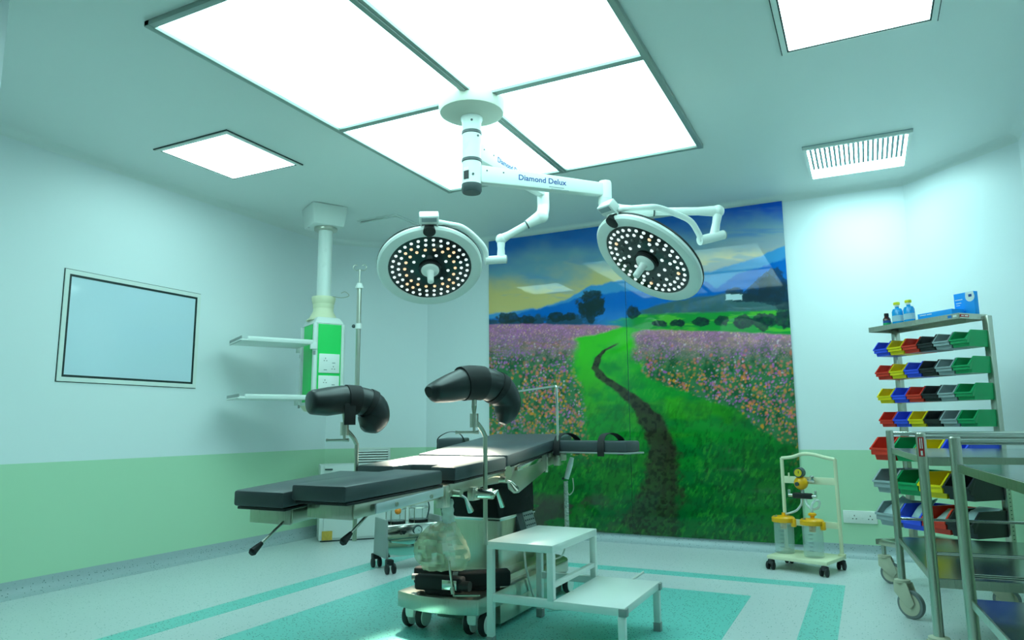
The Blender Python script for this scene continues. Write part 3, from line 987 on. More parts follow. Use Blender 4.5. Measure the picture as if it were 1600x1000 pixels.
def suspension(J, jb, sp0, sp1, lk, cy0, cy1, yoke, head, box_side):
    hd, X, c, ex, ey, n = head
    # vertical swivel at the end of the boom
    MB().lathe([(0.032, J.z + 0.05), (0.036, J.z + 0.042), (0.036, J.z - 0.05), (0.031, J.z - 0.055)], (J.x, J.y, 0), seg=24).build('swivel', 'white', sl)
    MB().tube(smooth_path([Vector((J.x, J.y, J.z - 0.05)), Vector((J.x, J.y, jb)), Vector((J.x, J.y, jb)).lerp(sp0, 0.5) - Vector((0, 0, 0.012)), sp0], 6), 0.036, seg=20).build('swivel_elbow', 'white', sl)
    k = sp0.lerp(sp1, 0.36)
    MB().tube([sp0, k], 0.036, seg=20, rr=[0.04, 0.025]).build('spring_arm_cover', 'white', sl)
    MB().ball(sp0, 0.042, seg=18, rings=10).build('joint_cover', 'white', sl)
    dd = (sp1 - sp0).normalized()
    MB().cyl(k - dd * 0.004, k + dd * 0.004, 0.0265, seg=20).build('arm_ring', 'dark', sl)
    MB().tube([k, sp0.lerp(sp1, 0.8), sp1], 0.02, seg=18, rr=[0.021, 0.022, 0.03]).build('spring_arm', 'white', sl)
    MB().ball(sp1, 0.033, seg=16, rings=10).build('joint_cover', 'white', sl)
    MB().tube([sp1, sp1.lerp(lk, 0.5), lk], 0.022, seg=16, rr=[0.026, 0.021, 0.025]).build('drop_link', 'white', sl)
    MB().cyl(cy0, cy1, 0.025, seg=20).build('yoke_hub', 'white', sl)
    dc = (cy1 - cy0).normalized()
    MB().cyl(cy1, cy1 + dc * 0.005, 0.0255, seg=20).build('hub_cap', 'grey', sl)
    MB().tube(smooth_path(yoke, 6), 0.0155, seg=14).build('yoke_tube', 'white', sl)
    Xb = frame_of(yoke[-1], ex, ey, n)
    MB().box((0, 0.01, -0.012), (0.11, 0.06, 0.05)).build('control_box', 'white', sl, Xb, bevel=0.008)
    MB().box((0, 0.0175, 0.0145), (0.084, 0.028, 0.003)).build('control_keypad', 'grey_print', sl, Xb, smooth=False)
    MB().tube([yoke[-1] + ex * 0.045 - ey * 0.015, yoke[-1] + ex * 0.045 - ey * 0.048, yoke[-1] - ex * 0.045 - ey * 0.048, yoke[-1] - ex * 0.045 - ey * 0.015], 0.006, seg=8).build('mount_loop', 'white', sl)


c, ex, ey, n = hA[2:]
topA = c + ey * 0.345 - n * 0.025
suspension(JL, 2.2, at(846, 338, 4.2), at(783, 374, 4.2), at(783, 403, 4.18), at(758, 407, 4.15), at(790, 405, 4.18),
           [at(760, 406, 4.15), at(757, 388, 4.13), at(742, 370, 4.1), at(722, 355, 4.07), at(700, 350, 4.04), topA], hA, 1)
c, ex, ey, n = hB[2:]
topB = c + ey * 0.345 - n * 0.03
suspension(JR, 2.09, at(966, 331, 3.8), at(1122, 330, 3.75), at(1116, 368, 3.73), at(1093, 376, 3.68), at(1130, 367, 3.74),
           [at(1096, 376, 3.68), at(1090, 362, 3.67), at(1078, 345, 3.65), at(1055, 334, 3.63), at(1030, 325, 3.6), at(1010, 324, 3.58), topB], hB, -1)

# ================================================================== CEILING PENDANT
PX, PY = -3.66, 4.13
pd = thing('ceiling_pendant', 'white and green medical supply pendant hanging near the window wall', 'medical pendant', (PX, PY, 1.03), math.radians(-30))
XP = W[pd] @ Matrix.Translation((0, 0, -1.03))          # local axes, absolute height
MB().hexa([(-0.13, -0.13, 2.43), (0.11, -0.13, 2.43), (0.11, 0.11, 2.43), (-0.13, 0.11, 2.43), (-0.15, -0.15, H), (0.13, -0.15, H), (0.13, 0.13, H), (-0.15, 0.13, H)]).build('ceiling_mount', 'white', pd, XP, bevel=0.012)
MB().lathe([(0.07, 2.43), (0.088, 2.428), (0.088, 2.41), (0.07, 2.405)], seg=32).build('flange', 'steel', pd, XP)
MB().lathe([(0.054, 2.42), (0.054, 1.86)], seg=28).build('drop_tube', 'white', pd, XP)
MB().lathe([(0.088, 1.885), (0.09, 1.87), (0.082, 1.835), (0.078, 1.83), (0.078, 1.8), (0.075, 1.795), (0.078, 1.77), (0.1, 1.725), (0.125, 1.7)], seg=32).build('neck_cover', 'cream', pd, XP)
hx, hy = 0.165, 0.115
MB().hexa([(-hx, -hy, 1.66), (hx, -hy, 1.66), (hx, hy, 1.66), (-hx, hy, 1.66), (-hx + 0.035, -hy + 0.03, 1.715), (hx - 0.035, -hy + 0.03, 1.715), (hx - 0.035, hy - 0.03, 1.715), (-hx + 0.035, hy - 0.03, 1.715)]).build('head_cover', 'white', pd, XP, bevel=0.014)
MB().box((0, 0, 1.36), (2 * hx - 0.006, 2 * hy - 0.006, 0.6)).build('body', 'white', pd, XP, bevel=0.008)
MB().hexa([(-hx + 0.03, -hy + 0.03, 1.02), (hx - 0.03, -hy + 0.03, 1.02), (hx - 0.03, hy - 0.03, 1.02), (-hx + 0.03, hy - 0.03, 1.02), (-hx, -hy, 1.07), (hx, -hy, 1.07), (hx, hy, 1.07), (-hx, hy, 1.07)]).build('bottom_cover', 'cream', pd, XP, bevel=0.012)
for sx in (-1, 1):
    for sy in (-1, 1):
        MB().cyl((sx * (hx - 0.012), sy * (hy - 0.012), 1.07), (sx * (hx - 0.012), sy * (hy - 0.012), 1.66), 0.0165, seg=14).build('corner_post', 'white', pd, XP)
MB().box((hx, 0, 1.37), (0.004, 2 * hy - 0.056, 0.57)).build('green_panel', 'green', pd, XP, smooth=False)
MB().box((0.02, -hy, 1.37), (2 * hx - 0.14, 0.004, 0.57)).build('green_panel', 'green', pd, XP, smooth=False)
XF = XP @ frame_of((hx + 0.0, 0, 0), (0, 1, 0), (-1, 0, 0), (0, 0, 1))
for zc in (1.365, 1.205):
    MB().box((0, -0.005, zc), (0.155, 0.009, 0.14)).build('socket_plate', 'white_plastic', pd, XF, bevel=0.002)
    Xk = XF @ Matrix.Translation((0, 0.002, zc))
    for sx, sz in ((-0.03, 0.026), (0.03, -0.034)):
        socket_face(pd, Xk, sx, sz, 1.0)
    MB().box((0.032, -0.012, 0.004), (0.022, 0.003, 0.006)).build('switch', 'grey', pd, Xk, smooth=False)
    MB().box((-0.03, -0.012, -0.048), (0.022, 0.003, 0.006)).build('switch', 'grey', pd, Xk, smooth=False)
for zs in (1.505, 1.105):
    tr = MB().box((0, -hy - 0.27, zs), (0.36, 0.5, 0.012)).build('shelf', 'white', pd, XP, bevel=0.004)
    for sx in (-1, 1):
        MB().box((sx * 0.17, -hy - 0.24, zs + 0.012), (0.022, 0.46, 0.03)).build('shelf_rim', 'white', tr, XP, bevel=0.006)
        MB().box((sx * 0.168, -hy - 0.005, zs - 0.015), (0.02, 0.05, 0.05)).build('shelf_bracket', 'white', tr, XP, bevel=0.003)
    MB().box((0, -hy - 0.512, zs + 0.01), (0.355, 0.008, 0.034)).build('shelf_lip', 'grey', tr, XP, bevel=0.002)
for sx, zz in ((-1, 1.44), (1, 1.44), (-1, 1.06), (1, 1.14)):
    MB().box((sx * hx, -hy + 0.004, zz), (0.014, 0.014, 0.03)).build('rail_clip', 'grey', pd, XP, bevel=0.002)
# infusion pole on a bracket of the pendant
pt, pb = at(557, 455, 5.15), at(557, 640, 5.15)
vx, vy = pb.x, pb.y
MB().cyl((vx, vy, 1.06), (vx, vy, 1.93), 0.0165, seg=16).build('infusion_pole', 'steel', pd)
MB().lathe([(0.03, 1.925), (0.03, 1.935), (0.018, 1.965)], (vx, vy, 0), seg=18).build('pole_collar', 'white_plastic', pd)
MB().cyl((vx, vy, 1.95), (vx, vy, 2.07), 0.006, seg=10).build('hook_rod', 'steel', pd)
for s in (-1, 1):
    e = CR * s
    e.z = 0
    e.normalize()
    q = Vector((vx, vy, 2.07))
    MB().tube(smooth_path([q, q + e * 0.03 - Vector((0, 0, 0.008)), q + e * 0.05 + Vector((0, 0, 0.015)), q + e * 0.035 + Vector((0, 0, 0.035)), q + e * 0.018 + Vector((0, 0, 0.03))], 5), 0.0032, seg=8).build('bag_hook', 'steel', pd)
MB().lathe([(0.024, 1.62), (0.024, 1.66)], (vx, vy, 0), seg=16).build('pole_clamp', 'white_plastic', pd)
MB().ball(Vector((vx, vy, 1.64)) - CR * 0.036, 0.014, seg=12, rings=8).build('clamp_knob', 'dark', pd)
pc = XP @ Vector((hx, 0.05, 0))
for zb in (1.09,):
    MB().tube([Vector((pc.x - 0.05, pc.y, zb)), Vector((vx, vy, zb))], 0.014, seg=12).build('pole_bracket', 'white', pd)
# small wire hook beside the neck
q = XP @ Vector((0.07, 0.04, 1.885))
e = Vector((CR.x, CR.y, 0)).normalized()
MB().tube(smooth_path([q, q + e * 0.08 - Vector((0, 0, 0.01)), q + e * 0.13 + Vector((0, 0, 0.005)), q + e * 0.1 + Vector((0, 0, 0.035)), q + e * 0.07 + Vector((0, 0, 0.025))], 5), 0.003, seg=8).build('wire_hook', 'steel', pd)

# ================================================================== LOW WHITE CABINET under the grille
cf = Vector((-3.96, 4.487, 0))
cab = thing('low_cabinet', 'low scuffed white metal cabinet with yellow tape on its corner', 'cabinet', tuple(cf + ch_u * 0.47 - ch_n * 0.12))
XC = frame_of(cf + ch_u * 0.47, ch_u, -ch_n, (0, 0, 1))
MB().box((0, 0.13, 0.305), (0.93, 0.24, 0.59)).build('body', 'cabinet', cab, XC, bevel=0.008)
MB().box((0.015, 0.004, 0.31), (0.89, 0.012, 0.565)).build('front_panel', 'cabinet', cab, XC, bevel=0.005)
MB().box((0, 0.13, 0.005), (0.9, 0.22, 0.01)).build('plinth', 'dark', cab, XC, smooth=False)
MB().box((-0.4, -0.004, 0.05), (0.08, 0.006, 0.07)).build('tape_patch', 'tape', cab, XC, smooth=False)
MB().box((-0.4, -0.004, 0.565), (0.06, 0.008, 0.012)).build('latch', 'dark', cab, XC, smooth=False)

# ================================================================== OPERATING TABLE
ot = thing('operating_table', 'stainless operating table with dark vinyl pads, tilted leg sections and wheeled base', 'operating table', (-1.74, 3.3, 0))
XRt, XLt = -1.494, -1.989


def wedge(x0, x1, y0, y1, z0, z1, th):
    """tilted slab: top height z0 at y0, z1 at y1"""
    return MB().hexa([(x0, y0, z0 - th), (x1, y0, z0 - th), (x1, y1, z1 - th), (x0, y1, z1 - th), (x0, y0, z0), (x1, y0, z0), (x1, y1, z1), (x0, y1, z1)])


# leg sections
for x0, x1, y0, y1, za, zb in ((-1.722, XRt, 1.815, 2.392, 0.715, 0.731), (-1.962, -1.736, 1.795, 2.345, 0.69, 0.724)):
    leg = wedge(x0, x1, y0, y1, za, zb, 0.053).build('leg_pad', 'pad', ot, bevel=0.009)
    wedge(x0 + 0.008, x1 - 0.004, y0 + 0.012, y1 + 0.01, za - 0.054, zb - 0.054, 0.009).build('leg_board', 'black', ot, bevel=0.002)
    xs = x1 - 0.012
    wedge(xs - 0.006, xs, y0 + 0.06, y1 + 0.03, za - 0.063, zb - 0.063, 0.046).build('leg_side_plate', 'steel_h', ot, bevel=0.002)
    wedge(x0 + 0.02, x0 + 0.026, y0 + 0.06, y1 + 0.03, za - 0.063, zb - 0.063, 0.04).build('leg_side_plate', 'steel_h', ot, bevel=0.002)
    wedge(x0 + 0.02, x1 - 0.02, y0 + 0.058, y0 + 0.066, za - 0.063, za - 0.063, 0.05).build('leg_end_plate', 'steel', ot, bevel=0.002)
    rl = wedge(xs + 0.012, xs + 0.02, y0 + 0.15, y1 - 0.005, za - 0.068, zb - 0.064, 0.034).build('side_rail', 'rail', ot, bevel=0.003)
    for fr in (0.28, 0.66):
        yy = y0 + fr * (y1 - y0) + 0.1
        zz = za - 0.085 + (zb - za) * fr
        MB().cyl((xs - 0.002, yy, zz), (xs + 0.025, yy, zz), 0.008, seg=12).build('rail_bolt', 'steel', rl)
    p = Vector((x1 - 0.051, y0 + (0.2 if x1 > -1.6 else 0.07), za - 0.098))
    q = p + Vector((-0.005, -0.11, -0.068))
    MB().cyl(p, q, 0.005, seg=10).build('release_rod', 'steel', ot)
    dq = (q - p).normalized()
    MB().tube([q - dq * 0.012, q + dq * 0.006, q + dq * 0.03, q + dq * 0.038], 0.015, seg=14, rr=[0.007, 0.010, 0.0135, 0.009]).build('release_grip', 'rubber', ot)
# hinge block and clamps between leg and seat
MB().box((-1.742, 2.435, 0.64), (0.47, 0.075, 0.05)).build('leg_hinge_bar', 'steel', ot, bevel=0.004)
MB().box((-1.515, 2.425, 0.628), (0.035, 0.06, 0.085)).build('hinge_block', 'steel', ot, bevel=0.004)
MB().box((-1.97, 2.425, 0.628), (0.035, 0.06, 0.085)).build('hinge_block', 'steel', ot, bevel=0.004)
# seat with a cut-out at its front edge
nx0, nx1, ny = -1.80, -1.615, 2.59
seat_out = [(XLt, 2.488), (nx0, 2.488), (nx0 + 0.02, ny), (nx1 - 0.02, ny), (nx1, 2.488), (XRt, 2.488), (XRt, 2.94), (XLt, 2.94)]


def tilted_outline(poly, z_of_y, th):
    mb = MB()
    k = len(poly)
    vs = [(x, y, z_of_y(y) - th) for x, y in poly] + [(x, y, z_of_y(y)) for x, y in poly]
    return mb.add(vs, [tuple(range(k - 1, -1, -1)), tuple(range(k, 2 * k))] + [(i, (i + 1) % k, k + (i + 1) % k, k + i) for i in range(k)])


zs = lambda y: 0.738 + (y - 2.488) * 0.05
tilted_outline(seat_out, zs, 0.056).build('seat_pad', 'pad', ot, bevel=0.009)
tilted_outline([(x * 0.98 - 0.0348, y) for x, y in seat_out], lambda y: zs(y) - 0.057, 0.008).build('seat_board', 'black', ot, bevel=0.001)
zb_ = lambda y: 0.7695 + (y - 2.963) * 0.106
tilted_outline([(XLt, 2.952), (XRt, 2.952), (XRt, 3.757), (XLt, 3.757)], zb_, 0.055).build('back_pad', 'pad', ot, bevel=0.009)
tilted_outline([(XLt + 0.01, 2.962), (XRt - 0.01, 2.962), (XRt - 0.01, 3.75), (XLt + 0.01, 3.75)], lambda y: zb_(y) - 0.056, 0.008).build('back_board', 'black', ot, bevel=0.001)
for xs in (XRt - 0.02, XLt + 0.02):
    s = 1 if xs > -1.7 else -1
    MB().prism([(2.46, 0.672), (2.46, 0.62), (2.55, 0.63), (2.98, 0.655), (3.0, 0.70), (2.97, 0.715), (2.94, 0.70)], 0, xs - 0.006, xs + 0.006).build('seat_side_frame', 'steel_h', ot, bevel=0.003)
    MB().prism([(3.0, 0.712), (2.985, 0.66), (3.0, 0.61), (3.05, 0.585), (3.1, 0.585), (3.42, 0.67), (3.42, 0.755)], 0, xs - 0.005, xs + 0.005).build('back_side_cover', 'steel_h', ot, bevel=0.004)
    MB().prism([(3.06, 0.712), (3.06, 0.688), (3.34, 0.722), (3.34, 0.746)], 0, xs + s * 0.012, xs + s * 0.02).build('side_rail', 'polished', ot, bevel=0.003)
    MB().prism([(3.42, 0.755), (3.42, 0.66), (3.435, 0.66), (3.435, 0.757)], 0, xs - 0.01, xs + 0.012).build('frame_strip', 'polished', ot, bevel=0.002)
    MB().prism([(3.44, 0.757), (3.44, 0.69), (3.56, 0.70), (3.56, 0.77)], 0, xs - 0.008, xs + 0.006).build('rear_bracket', 'steel', ot, bevel=0.003)
    MB().cyl((xs - 0.012 * s, 2.975, 0.685), (xs + 0.012 * s, 2.975, 0.685), 0.034, seg=24).build('pivot_disc', 'steel', ot)
MB().box((-1.74, 2.74, 0.655), (0.42, 0.4, 0.03)).build('seat_frame', 'steel', ot, bevel=0.004)
MB().box((-1.74, 3.2, 0.672), (0.4, 0.42, 0.03)).build('back_frame', 'steel', ot, bevel=0.004)
# levers on the near side
for (yy, zz, dy, dz) in ((2.5, 0.635, 0.05, -0.075), (2.9, 0.66, 0.07, -0.045)):
    lv = MB().tube([(XRt + 0.005, yy, zz), (XRt + 0.03, yy + dy * 0.3, zz + dz * 0.25), (XRt + 0.035, yy + dy, zz + dz)], 0.008, seg=10, rr=[0.007, 0.006, 0.013]).build('clamp_lever', 'polished', ot)
    MB().cyl((XRt - 0.02, yy, zz), (XRt + 0.02, yy, zz), 0.015, seg=14).build('lever_hub', 'steel', lv)
# bellows and column
MB().hexa([(-1.945, 3.21, 0.445), (-1.675, 3.21, 0.445), (-1.675, 3.63, 0.445), (-1.945, 3.63, 0.445), (-1.9, 3.05, 0.665), (-1.62, 3.05, 0.665), (-1.62, 3.5, 0.665), (-1.9, 3.5, 0.665)]).build('column_core', 'cloth', ot, bevel=0.01)
mb = MB()
rng = random.Random(3)
rows = 7
ringn = 28
for k in range(rows):
    t_ = k / (rows - 1)
    z = 0.455 + t_ * 0.2
    hxk, hyk = 0.155 - 0.03 * t_, 0.225 - 0.04 * t_
    xc, yc = -1.81 + 0.06 * t_, 3.42 - 0.13 * t_
    for i in range(ringn):
        a = 2 * PI * i / ringn
        r = 1.0 + (rng.random() - 0.5) * 0.13 * (0 < k)
        ca, sa = math.cos(a), math.sin(a)
        q = (abs(ca) ** 4 + abs(sa) ** 4) ** -0.25
        mb.v.append(Vector((xc + ca * q * hxk * r, yc + sa * q * hyk * r, z + (rng.random() - 0.5) * 0.02 * (0 < k))))
for k in range(rows - 1):
    for i in range(ringn):
        j = (i + 1) % ringn
        mb.f.append((k * ringn + i, k * ringn + j, (k + 1) * ringn + j, (k + 1) * ringn + i))
mb.build('bellows', 'cloth', ot)
MB().box((-1.81, 3.43, 0.305), (0.27, 0.42, 0.29)).build('column', 'steel', ot, bevel=0.025, bseg=4)
MB().box((-1.81, 3.43, 0.438), (0.276, 0.426, 0.022)).build('column_collar', 'polished', ot, bevel=0.01)
kp = Matrix.Translation((-1.673, 3.5, 0.395)) @ Matrix.Rotation(math.radians(-18), 4, 'Y')
MB().box((0, 0, 0), (0.03, 0.2, 0.11)).build('control_panel', 'dark', ot, kp, bevel=0.004)
MB().box((0.016, 0.03, 0), (0.003, 0.125, 0.095)).build('keypad', 'grey', ot, kp, smooth=False)
for r in range(3):
    for k in range(5):
        MB().box((0.018, -0.02 + k * 0.024, 0.03 - r * 0.026), (0.002, 0.012, 0.008)).build('key', 'black_print', ot, kp, smooth=False)
# base: rounded at both ends
half = 0.21
xcb = -1.74


def base_outline(g=0.0):
    P = []
    for a in np.linspace(0, 1, 13):                # front edge, bowed outwards
        x = -half - g + (2 * half + 2 * g) * a
        P.append((xcb + x, 2.745 - g - 0.045 * (1 - (2 * a - 1) ** 2)))
    for a in np.linspace(0, PI, 13):
        P.append((xcb + (half + g) * math.cos(a), 3.72 + (0.17 + g) * math.sin(a)))
    return P


MB().prism(base_outline(), 2, 0.105, 0.172).build('base_cover', 'steel', ot, bevel=0.006)
MB().prism([(xcb - 0.13, 2.95), (xcb + 0.205, 2.95), (xcb + 0.205, 3.66), (xcb - 0.13, 3.66)], 2, 0.022, 0.11).build('base_skirt', 'steel_h', ot, bevel=0.004)
MB().prism([(xcb - 0.15, 3.05), (xcb + 0.16, 3.05), (xcb + 0.16, 3.7), (xcb - 0.15, 3.7)], 2, 0.17, 0.2).build('column_foot', 'steel', ot, bevel=0.008)
wheel_me = MB().lathe([(0.03, -0.016), (0.046, -0.014), (0.051, -0.006), (0.051, 0.006), (0.046, 0.014), (0.03, 0.016)], seg=28).mesh('tyre', 'rubber')
disc_me = MB().lathe([(0.041, -0.0185), (0.041, 0.0185)], seg=28).mesh('wheel_disc', 'white_plastic')
for wx, wy in ((xcb - 0.155, 2.83), (xcb + 0.165, 2.83), (xcb - 0.165, 3.72), (xcb + 0.19, 3.72)):
    hs_ = MB().box((wx - 0.016, wy - 0.01, 0.085), (0.05, 0.08, 0.07)).build('caster_housing', 'white', ot, bevel=0.012)
    for off in (-0.036, 0.036):
        Xw = Matrix.Translation((wx + off - 0.008, wy, 0.0525)) @ Matrix.Rotation(PI / 2, 4, 'Y')
        ty = inst('tyre', wheel_me, ot, Xw)
        inst('wheel_disc', disc_me, ot, Xw)


# ------------------------------------------------------------------ leg supports (boots on poles)
def boot_mesh(pts, rr, origin, dirv, sidev, scoop):
    """moulded trough swept along a bent centre line, scooped at its open end"""
    P = [origin + dirv * s + Vector((0, 0, z)) for s, z in pts]
    n = 5
    C = smooth_path(P, n)
    Rr = interp(rr, n)
    N = len(C)
    seg = 26
    mb = MB()
    for i, p in enumerate(C):
        t = (C[min(i + 1, N - 1)] - C[max(i - 1, 0)]).normalized()
        b = sidev
        a = t.cross(b)
        if i < N * 0.5 and a.z < 0:
            a = -a
        if i >= N * 0.5:
            a = prev - t * prev.dot(t)
            a.normalize()
        prev = a
        u = i / (N - 1)
        for k in range(seg):
            th = 2 * PI * k / seg
            ca, sa = math.cos(th), math.sin(th)
            q = p + a * (ca * Rr[i]) + b * (sa * Rr[i] * 1.1)
            sc = max(0.0, 1 - u / 0.36)
            if ca > 0.0:
                q = q - a * (Rr[i] * scoop * ca * min(1, sc * 1.5))
            mb.v.append(q)
    for i in range(N - 1):
        for k in range(seg):
            j = (k + 1) % seg
            mb.f.append((i * seg + k, i * seg + j, (i + 1) * seg + j, (i + 1) * seg + k))
    mb.f += [tuple(range(seg - 1, -1, -1)), tuple(range((N - 1) * seg, N * seg))]
    return mb, C, Rr


def leg_support(label, polexy, z_top, z_bot, scoop, pts, rr, straps, clamp_z, s_out):
    x, y = polexy
    o0 = Vector((x, y, z_top)) + Vector((-0.02, -0.06, 0.0))       # top of joint under the boot
    r = thing('leg_support', label, 'leg support', (x, y, z_bot))
    dirv = Vector((0.5, 0.866, 0))
    sidev = Vector((0.866, -0.5, 0))
    mb, C, Rr = boot_mesh(pts, rr, o0, dirv, sidev, scoop)
    boot = mb.build('boot', 'boot', r)
    for i0, i1 in straps:
        seg = [C[i] for i in range(i0, i1)]
        MB().tube(seg, 0.05, seg=24, rr=[Rr[i] * 1.03 + 0.002 for i in range(i0, i1)], flat=1.12, up=(0, 0, 1)).build('strap', 'strap', boot)
    if s_out < 0:                                  # loose end of a strap hanging over the stem
        MB().box(tuple(o0 + sidev * 0.062 + dirv * 0.0 - Vector((0, 0, 0.03))), (0.05, 0.006, 0.09), Matrix.Rotation(math.atan2(dirv.y, dirv.x), 3, 'Z')).build('strap_tail', 'strap', boot, bevel=0.001)
    j = o0 - Vector((0, 0, 0.035))
    MB().cyl(o0 + Vector((0, 0, 0.02)), j, 0.011, seg=12).build('ball_stem', 'steel', r)
    MB().tube([j + Vector((0, 0, 0.004)), j - Vector((0, 0, 0.03))], 0.008, rr=[0.012, 0.007]).build('ball_stem', 'steel', r)
    MB().cyl(j - Vector((0, 0, 0.028)), j - Vector((0, 0, 0.085)), 0.018, seg=16).build('joint_clamp', 'steel', r)
    MB().cyl(j - Vector((0, 0, 0.085)), j - Vector((0, 0, 0.11)), 0.006, seg=10).build('joint_screw', 'steel', r)
    kk = j - Vector((0, 0, 0.105))
    e = Vector((-0.9, -0.43, 0))
    MB().tube([kk + e * -0.02, kk + e * 0.01, kk + e * 0.065, kk + e * 0.078], 0.006, seg=10, rr=[0.008, 0.0055, 0.0055, 0.008]).build('tommy_bar', 'steel', r)
    MB().tube(smooth_path([j - Vector((0, 0, 0.055)), j + Vector((0.014, 0.03, -0.085)), Vector((x, y - 0.004, j.z - 0.12)), Vector((x, y, j.z - 0.16)), Vector((x, y, z_bot))], 5), 0.0095, seg=14).build('pole', 'steel', r)
    cl = MB().cyl((x - 0.06 * s_out, y, clamp_z), (x + 0.035 * s_out, y, clamp_z), 0.022, seg=18).build('rail_clamp', 'polished', r)
    MB().box((x - 0.05 * s_out, y - 0.01, clamp_z), (0.03, 0.06, 0.055)).build('clamp_jaw', 'steel', cl, bevel=0.004)
    MB().tube([(x + 0.04 * s_out, y, clamp_z), (x + 0.05 * s_out, y + 0.01, clamp_z + 0.012), (x + 0.055 * s_out, y + 0.05, clamp_z - 0.055)], 0.006, seg=10, rr=[0.012, 0.007, 0.011]).build('clamp_handle', 'polished', cl)
    return r


leg_support('black padded knee boot on a steel pole, in front of the mural edge', (-1.455, 2.665), 1.015, 0.415, 0.5,
            [(-0.215, 0.03), (-0.19, 0.035), (-0.12, 0.048), (-0.02, 0.066), (0.07, 0.06), (0.135, 0.03), (0.165, -0.02), (0.155, -0.07), (0.14, -0.105)],
            [0.03, 0.056, 0.066, 0.069, 0.069, 0.067, 0.06, 0.046, 0.016], ((13, 19), (22, 25)), 0.62, 1)
leg_support('black padded knee boot on a steel pole, in front of the green pendant', (-2.02, 2.52), 0.985, 0.415, 0.28,
            [(-0.165, 0.03), (-0.15, 0.03), (-0.08, 0.03), (0.0, 0.035), (0.07, 0.03), (0.125, 0.005), (0.135, -0.04), (0.105, -0.075), (0.085, -0.095)],
            [0.034, 0.06, 0.066, 0.061, 0.061, 0.066, 0.068, 0.055, 0.018], ((15, 20), (22, 25)), 0.64, -1)


# ------------------------------------------------------------------ arm boards
def arm_board(label, p0, dirv, length, width, z, straps, tilt=0.0):
    d = Vector(dirv).normalized()
    s = Vector((-d.y, d.x, 0))
    r = thing('arm_board', label, 'arm board', tuple(p0) if len(p0) == 3 else (*p0, z))
    X = frame_of((p0[0], p0[1], z), d, s, (0, 0, 1))
    MB().box((length / 2, 0, 0.004), (length, width, 0.008)).build('board', 'grey', r, X, bevel=0.002)
    pad = MB().box((length / 2 - 0.01, 0, 0.036), (length - 0.02, width - 0.008, 0.055)).build('pad', 'pad', r, X, bevel=0.01)
    for k in straps:
        w2 = width / 2
        P = [(k, -w2 - 0.004, -0.012), (k, -w2 - 0.006, 0.03), (k - 0.004, -w2 * 0.75, 0.082), (k + 0.006, -w2 * 0.2, 0.1), (k + 0.02, w2 * 0.4, 0.094), (k + 0.03, w2, 0.066), (k + 0.03, w2 + 0.004, 0.03), (k + 0.02, w2 + 0.004, -0.012)]
        C = smooth_path(P, 5)
        mb = MB()
        for i, p in enumerate(C):
            t = (C[min(i + 1, len(C) - 1)] - C[max(i - 1, 0)]).normalized()
            nrm = Vector((1, 0, 0)).cross(t)
            for sx, sn in ((-1, 0), (1, 0), (1, 1), (-1, 1)):
                mb.v.append(p + Vector((sx * 0.019, 0, 0)) + nrm * (0.003 * sn))
        for i in range(len(C) - 1):
            for a in range(4):
                b_ = (a + 1) % 4
                mb.f.append((i * 4 + a, i * 4 + b_, i * 4 + 4 + b_, i * 4 + 4 + a))
        mb.f += [(3, 2, 1, 0), tuple(range(len(C) * 4 - 4, len(C) * 4))]
        mb.build('strap', 'strap', r, X)
    return r, X


ab, Xab = arm_board('dark padded arm board with two straps, sticking out in front of the mural', (-1.525, 3.57), (0.95, -0.2, 0), 0.5, 0.15, 0.757, (0.07, 0.34))
MB().box((0.03, 0, -0.02), (0.06, 0.06, 0.045)).build('rail_bracket', 'steel', ab, Xab, bevel=0.004)
ab2, Xab2 = arm_board('dark padded arm board swung back behind the lit seat', (-2.09, 3.42), (-0.42, 0.9, 0), 0.45, 0.15, 0.768, (0.05,))
MB().box((-0.01, -0.03, -0.02), (0.06, 0.09, 0.04)).build('rail_bracket', 'steel', ab2, Xab2, bevel=0.004)
MB().tube([(-1.975, 3.4, 0.742), (-2.06, 3.42, 0.745)], 0.012).build('rail_bracket', 'steel', ab2)

# drape screen rod
sf = thing('drape_screen_rod', 'bent thin steel rod rising above the table in front of flowers', 'rod', (-1.47, 3.49, 0.76))
MB().tube(smooth_path([(-1.47, 3.49, 0.7), (-1.47, 3.49, 0.9), (-1.472, 3.49, 1.085), (-1.482, 3.5, 1.106), (-1.51, 3.525, 1.108), (-1.75, 3.76, 1.108), (-1.98, 3.98, 1.108)], 6), 0.0065, seg=10).build('rod', 'polished', sf)
MB().box((-1.475, 3.49, 0.715), (0.03, 0.04, 0.045)).build('rail_clamp', 'steel', sf, bevel=0.004)

# hand control with its coiled cord
hc = thing('hand_control', 'white handset on a coiled cord hanging below the arm board', 'remote control', (-1.36, 3.5, 0.42))
q0 = at(893, 718, 3.82)
q1 = at(885, 748, 3.82)
MB().tube([q0 + (q0 - q1) * 0.1, q0.lerp(q1, 0.3), q1], 0.016, seg=12, rr=[0.012, 0.016, 0.014], flat=0.7).build('handset', 'white_plastic', hc)
MB().ball(q1 - CR * 0.018 + Vector((0, 0, -0.0)), 0.008).build('hook_button', 'dark', hc)
c0, c1 = at(884, 752, 3.82), at(886, 826, 3.82)
coil = []
turns = 30
for k in range(turns * 8 + 1):
    a = 2 * PI * k / 8
    p = c0.lerp(c1, k / (turns * 8))
    coil.append(p + Vector((math.cos(a) * 0.0105, math.sin(a) * 0.0105, 0)))
MB().tube(coil, 0.0032, seg=5).build('coiled_cord', 'cable_white', hc)
MB().tube(smooth_path([at(895, 747, 3.82), at(896, 765, 3.8), at(890, 773, 3.82), at(886, 768, 3.82)], 6), 0.003, seg=6).build('cord_loop', 'cable_white', hc)
fl_pt = on_z(866, 874, 0.18)
